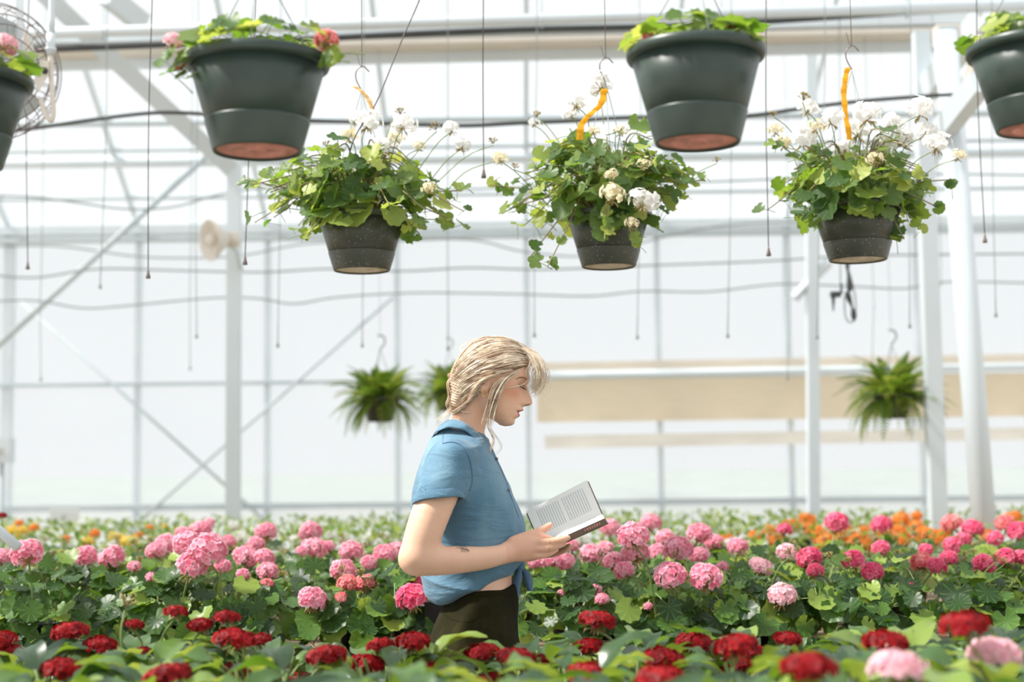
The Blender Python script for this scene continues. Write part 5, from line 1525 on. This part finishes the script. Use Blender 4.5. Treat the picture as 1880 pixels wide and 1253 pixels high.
# shoes
for sg in (-1, 1):
    hx = W(868, 1240)[0] + 0.02 * sg; y_ = YW + sg * 0.085
    b = MB(); prof = []
    vs = []; fs = []; n = 14
    for i in range(9):
        t_ = i / 8; x_ = hx - 0.105 + 0.25 * t_
        w_ = 0.036 + 0.012 * math.sin(math.pi * t_ ** 0.8) - 0.02 * max(0, t_ - 0.85) / 0.15; hgt = 0.095 - 0.05 * min(1, max(0, (t_ - 0.3) / 0.4))
        if i in (0, 8): w_ *= 0.6; hgt *= 0.8
        for k in range(n):
            a = 2 * math.pi * k / n
            vs.append((x_, y_ + w_ * math.cos(a), max(0.0, hgt / 2 + hgt / 2 * math.sin(a))))
    for i in range(8):
        for k in range(n): fs.append((i * n + k, i * n + (k + 1) % n, (i + 1) * n + (k + 1) % n, (i + 1) * n + k))
    fs += [tuple(range(n - 1, -1, -1)), tuple(8 * n + k for k in range(n))]
    b.add(vs, fs); b.build('shoe', M['black_plastic'], PERSON)

# ---- hair
POLY = np.array([(978, 654), (986, 668), (955, 680), (930, 689), (906, 695), (895, 700), (888, 716), (874, 736), (851, 751), (833, 758), (823, 748), (828, 722), (822, 704), (824, 688), (836, 666), (849, 646), (867, 627), (890, 617.5), (914, 616), (940, 621), (962, 636)])
POLYW = np.array([W(*p)[[0, 2]] for p in POLY])
def poly_sdf(x, z):
    d = np.full(len(x), 1e9); s = np.ones(len(x)); n = len(POLYW)
    for i in range(n):
        a = POLYW[i]; b_ = POLYW[i - 1]; e = b_ - a
        wx, wz = x - a[0], z - a[1]; t = np.clip((wx * e[0] + wz * e[1]) / (e @ e), 0, 1)
        d = np.minimum(d, (wx - e[0] * t) ** 2 + (wz - e[1] * t) ** 2)
        c1 = z >= a[1]; c2 = z < b_[1]; c3 = e[0] * wz > e[1] * wx
        fl = (c1 & c2 & c3) | (~c1 & ~c2 & ~c3); s = np.where(fl, -s, s)
    return s * np.sqrt(d)
RT = np.array([[cu, 0, su], [0, 1, 0], [-su, 0, cu]])
def hair_field(P):
    f = ellip(P, W(896, 678), (0.108, 0.0835, 0.092), RT)
    f = smin(f, ellip(P, W(850, 724), (0.042, 0.058, 0.056), RT), 0.03)
    u, v, y = huv(P)
    f = np.minimum(f, HEADST(u, v, y, 0.009))
    p = poly_sdf(P[:, 0], P[:, 2])
    groove = 0.0016 * np.sin(900 * (v + 0.22 * u) + 5 * np.sin(40 * u) + 3 * np.sin(60 * y))
    return smax(f, p, 0.02) + groove
xs = np.arange(W(812, 700)[0], W(995, 700)[0], 0.0022); ys = np.arange(YW - 0.1, YW + 0.1, 0.0022); zs = np.arange(ZT(765), ZT(608), 0.0022)
V, Q = surface_net(hair_field, xs, ys, zs); V = relax(V, Q, 1, 0.4)
def hair_material():
    m, nt, bs, out = new_mat('blonde_hair')
    a = nt.nodes.new('ShaderNodeAttribute'); a.attribute_name = 'tone'
    tc = nt.nodes.new('ShaderNodeTexCoord'); mp = nt.nodes.new('ShaderNodeMapping')
    mp.inputs['Rotation'].default_value = (0, math.radians(-22), 0); mp.inputs['Scale'].default_value = (6, 60, 110)
    nt.links.new(tc.outputs['Object'], mp.inputs[0])
    n = nt.nodes.new('ShaderNodeTexNoise'); n.inputs['Scale'].default_value = 1.0; n.inputs['Detail'].default_value = 4
    nt.links.new(mp.outputs[0], n.inputs['Vector'])
    ad = nt.nodes.new('ShaderNodeMath'); ad.operation = 'ADD'; nt.links.new(n.outputs['Fac'], ad.inputs[0]); nt.links.new(a.outputs['Fac'], ad.inputs[1])
    nt.links.new(ramp(nt, ad.outputs[0], [(0.2, srgb(128, 100, 80)), (0.45, srgb(184, 156, 130)), (0.7, srgb(220, 198, 170)), (1.0, srgb(244, 230, 210))]), bs.inputs['Base Color'])
    bs.inputs['Roughness'].default_value = 0.42
    bump(nt, bs, n.outputs['Fac'], 0.5, 0.004)
    return m
M['hair'] = hair_material()
hair = net_object('hair', V, Q, M['hair'], PERSON); hair['label'] = 'blonde hair gathered in a low bun with loose strands'
HV = BVHTree.FromPolygons([tuple(p) for p in V], [tuple(int(i) for i in q) for q in Q])
GUIDE = [[(957, 634), (925, 621), (890, 622), (860, 640), (840, 668), (828, 692)],
         [(972, 648), (940, 638), (900, 643), (868, 658), (845, 679), (829, 700)],
         [(982, 662), (950, 658), (910, 666), (875, 679), (850, 694), (830, 710)],
         [(982, 669), (952, 675), (915, 684), (885, 693), (858, 706), (834, 724)],
         [(956, 681), (928, 690), (902, 696), (880, 707), (860, 724), (838, 746)],
         [(903, 696), (892, 707), (880, 722), (866, 738), (850, 749), (832, 756)]]
hs = MB(); rr = random.Random(5)
def strand(pts3, r, tone, n=5):
    hs.tone = tone
    P = spline(pts3, n); L = len(P)
    hs.tube(P, [max(0.0003, r * math.sin(math.pi * min(1, 0.12 + 0.85 * i / (L - 1)))) for i in range(L)], 4, False)
for i in range(1250):
    s = rr.uniform(0, 4.999); k = int(s); f_ = s - k; side = -1 if i < 950 else 1
    t0 = rr.uniform(0, 0.4); t1 = rr.uniform(0.6, 1.0); pts = []
    jx, jy = rr.uniform(-3, 3), rr.uniform(-3, 3)
    A = spline([Vector((x, y, 0)) for x, y in GUIDE[k]], 5); B_ = spline([Vector((x, y, 0)) for x, y in GUIDE[k + 1]], 5)
    for j in range(6):
        t = t0 + (t1 - t0) * j / 5; q = t * (len(A) - 1); a = int(min(q, len(A) - 2)); g = q - a
        p = (A[a] * (1 - g) + A[a + 1] * g) * (1 - f_) + (B_[a] * (1 - g) + B_[a + 1] * g) * f_
        x, y_ = p.x + jx * math.sin(3.1 * t), p.y + jy
        w = at(x, y_, YW)
        r = HV.ray_cast(Vector((w.x, YW + side * 0.3, w.z)), Vector((0, -side, 0)))
        pts.append((r[0] + Vector((0, side * rr.uniform(-0.0006, 0.0026), 0))) if r[0] is not None else Vector((w.x, YW + side * 0.012, w.z)))
    if max((pts[j] - pts[j + 1]).length for j in range(5)) < 0.075:
        strand(pts, rr.uniform(0.0006, 0.0024), rr.choice((-0.3, -0.15, 0.0, 0.1, 0.2, 0.3, 0.4)) + rr.uniform(-0.08, 0.08), 3)
def loose(pts, dys, n, spread, r0, r1, tones=(0.0, 0.45)):
    for _ in range(n):
        jx, jy, jd = rr.gauss(0, spread), rr.gauss(0, spread), rr.gauss(0, 0.008); m_ = len(pts)
        strand([Vector(W(x + jx * (0.3 + i / m_) + rr.gauss(0, spread * 0.25), y + jy * (0.3 + 0.7 * i / m_), d + jd)) for i, ((x, y), d) in enumerate(zip(pts, dys))], rr.uniform(r0, r1), rr.uniform(*tones), 4)
loose([(958, 636), (982, 648), (998, 672), (1003, 692), (996, 712), (981, 727)], [0.01, 0.0, -0.01, -0.015, -0.015, -0.01], 18, 5.0, 0.0003, 0.0008, (0.15, 0.5))
loose([(960, 640), (978, 656), (988, 676), (990, 696), (984, 712)], [-0.02, -0.03, -0.035, -0.035, -0.03], 44, 5.0, 0.0004, 0.0010, (0.1, 0.5))
loose([(966, 644), (984, 658), (993, 680), (992, 700), (980, 720)], [-0.01, -0.02, -0.03, -0.03, -0.025], 50, 5.0, 0.0003, 0.0008, (0.2, 0.5))
loose([(970, 652), (980, 668), (984, 688), (980, 706), (974, 716)], [-0.03, -0.035, -0.038, -0.035, -0.03], 46, 4.5, 0.0003, 0.0007, (0.2, 0.5))
loose([(975, 662), (972, 672), (968, 684), (975, 696)], [-0.03, -0.04, -0.045, -0.045], 8, 4.0, 0.0004, 0.0009, (0.1, 0.5))
loose([(952, 680), (928, 696), (914, 716), (905, 738), (898, 760), (894, 780)], [-0.058, -0.071, -0.077, -0.076, -0.074, -0.07], 70, 4.6, 0.0007, 0.0018, (-0.15, 0.45))
loose([(948, 684), (924, 694), (911, 706), (903, 722), (899, 740), (895, 758)], [-0.06, -0.073, -0.08, -0.081, -0.077, -0.07], 36, 2.2, 0.0006, 0.0015, (-0.2, 0.4))
loose([(918, 687), (900, 692), (884, 700), (871, 716), (860, 737)], [-0.077, -0.082, -0.084, -0.078, -0.065], 30, 2.0, 0.0006, 0.0015, (-0.2, 0.4))
loose([(880, 712), (862, 735), (846, 750), (834, 757), (828, 752)], [-0.07, -0.06, -0.05, -0.03, -0.015], 40, 3.0, 0.0006, 0.0016, (-0.25, 0.35))
loose([(832, 690), (822, 705), (826, 728), (822, 745), (832, 757)], [-0.01, -0.015, -0.02, -0.02, -0.02], 24, 3.0, 0.0005, 0.0014, (-0.25, 0.3))
loose([(897, 762), (894, 780), (900, 794), (906, 808), (903, 822), (897, 842)], [-0.073, -0.07, -0.07, -0.07, -0.07, -0.07], 9, 1.5, 0.0005, 0.0012, (-0.1, 0.2))
loose([(896, 776), (906, 796), (917, 812), (919, 824), (910, 834)], [-0.07] * 5, 4, 1.2, 0.0004, 0.0009, (-0.1, 0.2))
loose([(900, 713), (925, 713), (948, 710), (962, 705), (972, 697)], [-0.077, -0.072, -0.062, -0.05, -0.045], 6, 1.2, 0.0005, 0.0009, (0.2, 0.45))
loose([(832, 742), (824, 755), (816, 765), (806, 774)], [-0.02, -0.03, -0.035, -0.04], 16, 4.0, 0.0002, 0.0005, (0.2, 0.5))
loose([(840, 752), (850, 757), (862, 756)], [-0.05, -0.055, -0.06], 8, 3.0, 0.0003, 0.0006, (-0.1, 0.3))
loose([(850, 650), (846, 640), (856, 632), (872, 626)], [-0.01, 0, 0, 0.01], 6, 3.0, 0.0002, 0.0005, (0.2, 0.5))
loose([(930, 622), (958, 632), (976, 645), (980, 652)], [0, 0, 0, 0], 8, 2.0, 0.0002, 0.0006, (0.2, 0.5))
st = hs.build('loose_strands', M['hair'], hair); st['kind'] = 'stuff'
b = MB(); b.lathe([(0.006, -0.006), (0.012, -0.004), (0.013, 0.004), (0.006, 0.007)], 14, Matrix.Rotation(math.radians(70), 3, 'Y'), W(827, 694)); 
M['tie'] = plain('brown_hair_tie', srgb(150, 104, 78), 0.6, 0, 0.15, 40); b.build('hair_tie', M['tie'], hair)

# ---- face details
M['lash'] = plain('dark_lashes', srgb(62, 40, 32), 0.6, 0, 0.1, 50)
M['brow'] = plain('light_brown_brow', srgb(150, 112, 82), 0.7, 0, 0.1, 50)
M['gold'] = plain('gold', srgb(226, 180, 110), 0.25, 0.9, 0.05, 20)
def on_body(pts, name, r, mat, n=5, par=None, off=0.0006):
    P = [onto(BV, p.x, p.y, off) for p in spline([Vector((x, y, 0)) for x, y in pts], n)]
    rs = [max(0.0003, r * math.sin(math.pi * (0.1 + 0.8 * i / (len(P) - 1)))) for i in range(len(P))]
    b = MB(); b.tube(P, rs, 6); return b.build(name, M[mat], par or body)
on_body([(953.5, 708.5), (958, 711.5), (962.5, 714), (967, 715.5)], 'eyelashes', 0.0017, 'lash')
on_body([(952, 706), (957, 706.5), (962, 709), (966, 712)], 'eyelid_crease', 0.0008, 'brow')
on_body([(947, 697), (954, 693.5), (962, 694), (968, 698)], 'eyebrow', 0.0022, 'brow', 5, None, 0.0002)
c = Vector(W(890.5, 723, -0.078)); b = MB()
b.tube([c + Vector((0.006 * math.sin(a), 0.002 * math.cos(a), 0.0085 * math.cos(a))) for a in [k * math.pi / 10 for k in range(21)]], 0.0012, 6, False); e_ = b.build('earring', M['gold'], PERSON); e_['label'] = 'small gold hoop earring'
def finger_ring(px, py, dy, r):
    b = MB(); c = Vector(W(px, py, dy)); ax_ = (Vector(W(1026, 993, -.134)) - Vector(W(1003, 996, -.134))).normalized(); n1 = ax_.orthogonal().normalized(); n2 = ax_.cross(n1)
    b.tube([c + (n1 * math.cos(a) + n2 * math.sin(a)) * r for a in [k * math.pi / 10 for k in range(21)]], 0.0011, 6, False)
    o = b.build('ring', M['gold'], PERSON); o['label'] = 'thin gold finger ring'
finger_ring(1010, 995.3, -.134, 0.0098); finger_ring(1008, 1006.8, -.1355, 0.0092)
M['ink'] = plain('tattoo_ink', srgb(84, 84, 82), 0.7, 0, 0.1, 40)
tt = MB()
for k in range(11):
    x0 = 846 + k * 1.3; pts = [(x0, 1008.5 + 0.2 * k), (x0 - 1.5 - 0.5 * (k % 3), 1005.5), (x0 - 4, 1003.0)] if k % 2 else [(x0, 1009), (x0 + 1.0, 1012), (x0 + 1.5, 1014.5)]
    P = [onto(BV, p.x, p.y, 0.0003) for p in spline([Vector((x, y, 0)) for x, y in pts], 3)]
    tt.tube(P, 0.0006, 4)
P = [onto(BV, p.x, p.y, 0.0003) for p in spline([Vector((x, y, 0)) for x, y in ((838, 1006), (848, 1008), (856, 1010), (862, 1012))], 4)]
tt.tube(P, 0.0009, 4)
o = tt.build('tattoo', M['ink'], body); o['label'] = 'small dark feather tattoo on the forearm'; o['kind'] = 'stuff'

# ---- the book
def page_material():
    m, nt, bs, out = new_mat('printed_page')
    uv = nt.nodes.new('ShaderNodeUVMap'); uv.uv_map = 'page'
    sp = nt.nodes.new('ShaderNodeSeparateXYZ'); nt.links.new(uv.outputs[0], sp.inputs[0])
    def math_(op, a, b_=None):
        n = nt.nodes.new('ShaderNodeMath'); n.operation = op
        for i, q in enumerate((a, b_)):
            if q is None: continue
            if isinstance(q, (int, float)): n.inputs[i].default_value = q
            else: nt.links.new(q, n.inputs[i])
        return n.outputs[0]
    U, Vv = sp.outputs[0], sp.outputs[1]
    line = math_('GREATER_THAN', math_('FRACT', math_('MULTIPLY', U, 27.0)), 0.55)
    cmb = nt.nodes.new('ShaderNodeCombineXYZ'); nt.links.new(math_('FLOOR', math_('MULTIPLY', U, 27.0)), cmb.inputs[0]); nt.links.new(math_('MULTIPLY', Vv, 34.0), cmb.inputs[1])
    wn = nt.nodes.new('ShaderNodeTexNoise'); wn.inputs['Scale'].default_value = 1.7; nt.links.new(cmb.outputs[0], wn.inputs['Vector'])
    word = math_('GREATER_THAN', wn.outputs['Fac'], 0.34)
    inb = math_('MULTIPLY', math_('MULTIPLY', math_('GREATER_THAN', U, 0.12), math_('LESS_THAN', U, 0.90)), math_('MULTIPLY', math_('GREATER_THAN', Vv, 0.16), math_('LESS_THAN', Vv, 0.86)))
    gap = math_('LESS_THAN', math_('ABSOLUTE', math_('SUBTRACT', U, 0.52)), 0.02)
    ink = math_('MULTIPLY', math_('MULTIPLY', line, word), math_('MULTIPLY', inb, math_('SUBTRACT', 1.0, gap)))
    nt.links.new(ramp(nt, ink, [(0, srgb(240, 239, 234)), (1, srgb(196, 198, 198))]), bs.inputs['Base Color'])
    bs.inputs['Roughness'].default_value = 0.75
    return m
M['page'] = page_material()
M['paper'] = plain('paper_edge', srgb(236, 232, 222), 0.8, 0, 0.05, 60)
M['cover'] = plain('brown_book_cover', srgb(112, 92, 78), 0.5, 0, 0.1, 20)
M['cover_text'] = plain('pink_cover_lettering', srgb(176, 122, 112), 0.5, 0, 0.1, 20)
BOOK = empty('book', W(1045, 990, -0.03)); tag(BOOK, 'open paperback book with white pages and brown edge in the woman\'s hand', 'book')
A = [Vector(W(966.5, 939, .075)), Vector(W(1077.5, 882, .075))]        # outer edge of the far half
Vl = [Vector(W(991, 996, -.012)), Vector(W(1104, 943, -.012))]         # valley at the spine
Nn = [Vector(W(983, 1009, -.105)), Vector(W(1110, 952, -.105))]        # outer edge of the near half
def leaf_block(name, e, t_, bulge, uvflip, edge_mat, cover_mat, far):
    """page block from the spine line to edge e, thickness t_ away from the reader"""
    n_ = 8; b = MB(); vs = []
    across = (e[0] - Vl[0]); along = (Vl[1] - Vl[0]); nrm = across.cross(along).normalized()
    if nrm.z < 0: nrm = -nrm
    for i in range(n_ + 1):
        s = i / n_
        for k in range(2):
            p = Vl[k] * (1 - s) + e[k] * s + nrm * (bulge * math.sin(math.pi * s) ** 1.0 * (1 - s * 0.5))
            vs.append(p)
    m = len(vs)
    vs += [v - nrm * t_ for v in vs]
    fs = []; top = []
    for i in range(n_):
        a = 2 * i; top.append((a, a + 1, a + 3, a + 2))
    b.slot = 0; b.add(vs, top)
    b.slot = 1
    side = []
    for i in range(n_):
        a = 2 * i; side += [(a, a + 2, m + a + 2, m + a), (a + 1, m + a + 1, m + a + 3, a + 3)]
    b.f += side; b.m += [1] * len(side)
    q = 2 * n_
    b.f += [(q, q + 1, m + q + 1, m + q)]; b.m += [2]
    me = b.mesh(name, [M['page'], M['paper'], edge_mat], True, BOOK.location)
    uvl = me.uv_layers.new(name='page')
    for poly in me.polygons:
        for li in poly.loop_indices:
            vi = me.loops[li].vertex_index % m
            uvl.data[li].uv = ((vi % 2), (vi // 2) / n_)
    for p in me.polygons: p.use_smooth = False
    o = link(name, me, BOOK)
    c = MB(); vs2 = []
    ex = 0.003
    for i in range(n_ + 1):
        for k in range(2):
            v_ = vs[m + 2 * i + k] - nrm * 0.0006 + along.normalized() * (ex if k else -ex)
            vs2.append(v_)
    m2 = len(vs2); vs2 += [v_ - nrm * 0.0015 for v_ in vs2]; fs2 = []
    for i in range(n_):
        a = 2 * i; fs2 += [(a, a + 2, a + 3, a + 1), (m2 + a, m2 + a + 1, m2 + a + 3, m2 + a + 2), (a, m2 + a, m2 + a + 2, a + 2), (a + 1, a + 3, m2 + a + 3, m2 + a + 1)]
    fs2 += [(0, 1, m2 + 1, m2), (2 * n_, m2 + 2 * n_, m2 + 2 * n_ + 1, 2 * n_ + 1)]
    c.add(vs2, fs2); c.build('cover_board', cover_mat, BOOK, False)
    return nrm
n1 = leaf_block('far_pages', A, 0.006, 0.006, False, M['paper'], M['cover'], True)
n2 = leaf_block('near_pages', Nn, 0.015, 0.003, False, M['cover'], M['cover'], False)
d_ = (Nn[1] - Nn[0]); c0 = Nn[0] + d_ * 0.70 - n2 * 0.0075; out_ = Vector((0, -1, 0))
b = MB()
for k in range(7):
    b.box(c0 + d_ * (0.035 * k) + out_ * 0.0006, (0.0042 if k % 3 else 0.0028, 0.0008, 0.0065), Matrix.Rotation(-math.atan2(d_.z, d_.x), 3, 'Y'))
o = b.build('title_lettering', M['cover_text'], BOOK, False); o['kind'] = 'stuff'; o['label'] = 'faint pink lettering on the brown edge'
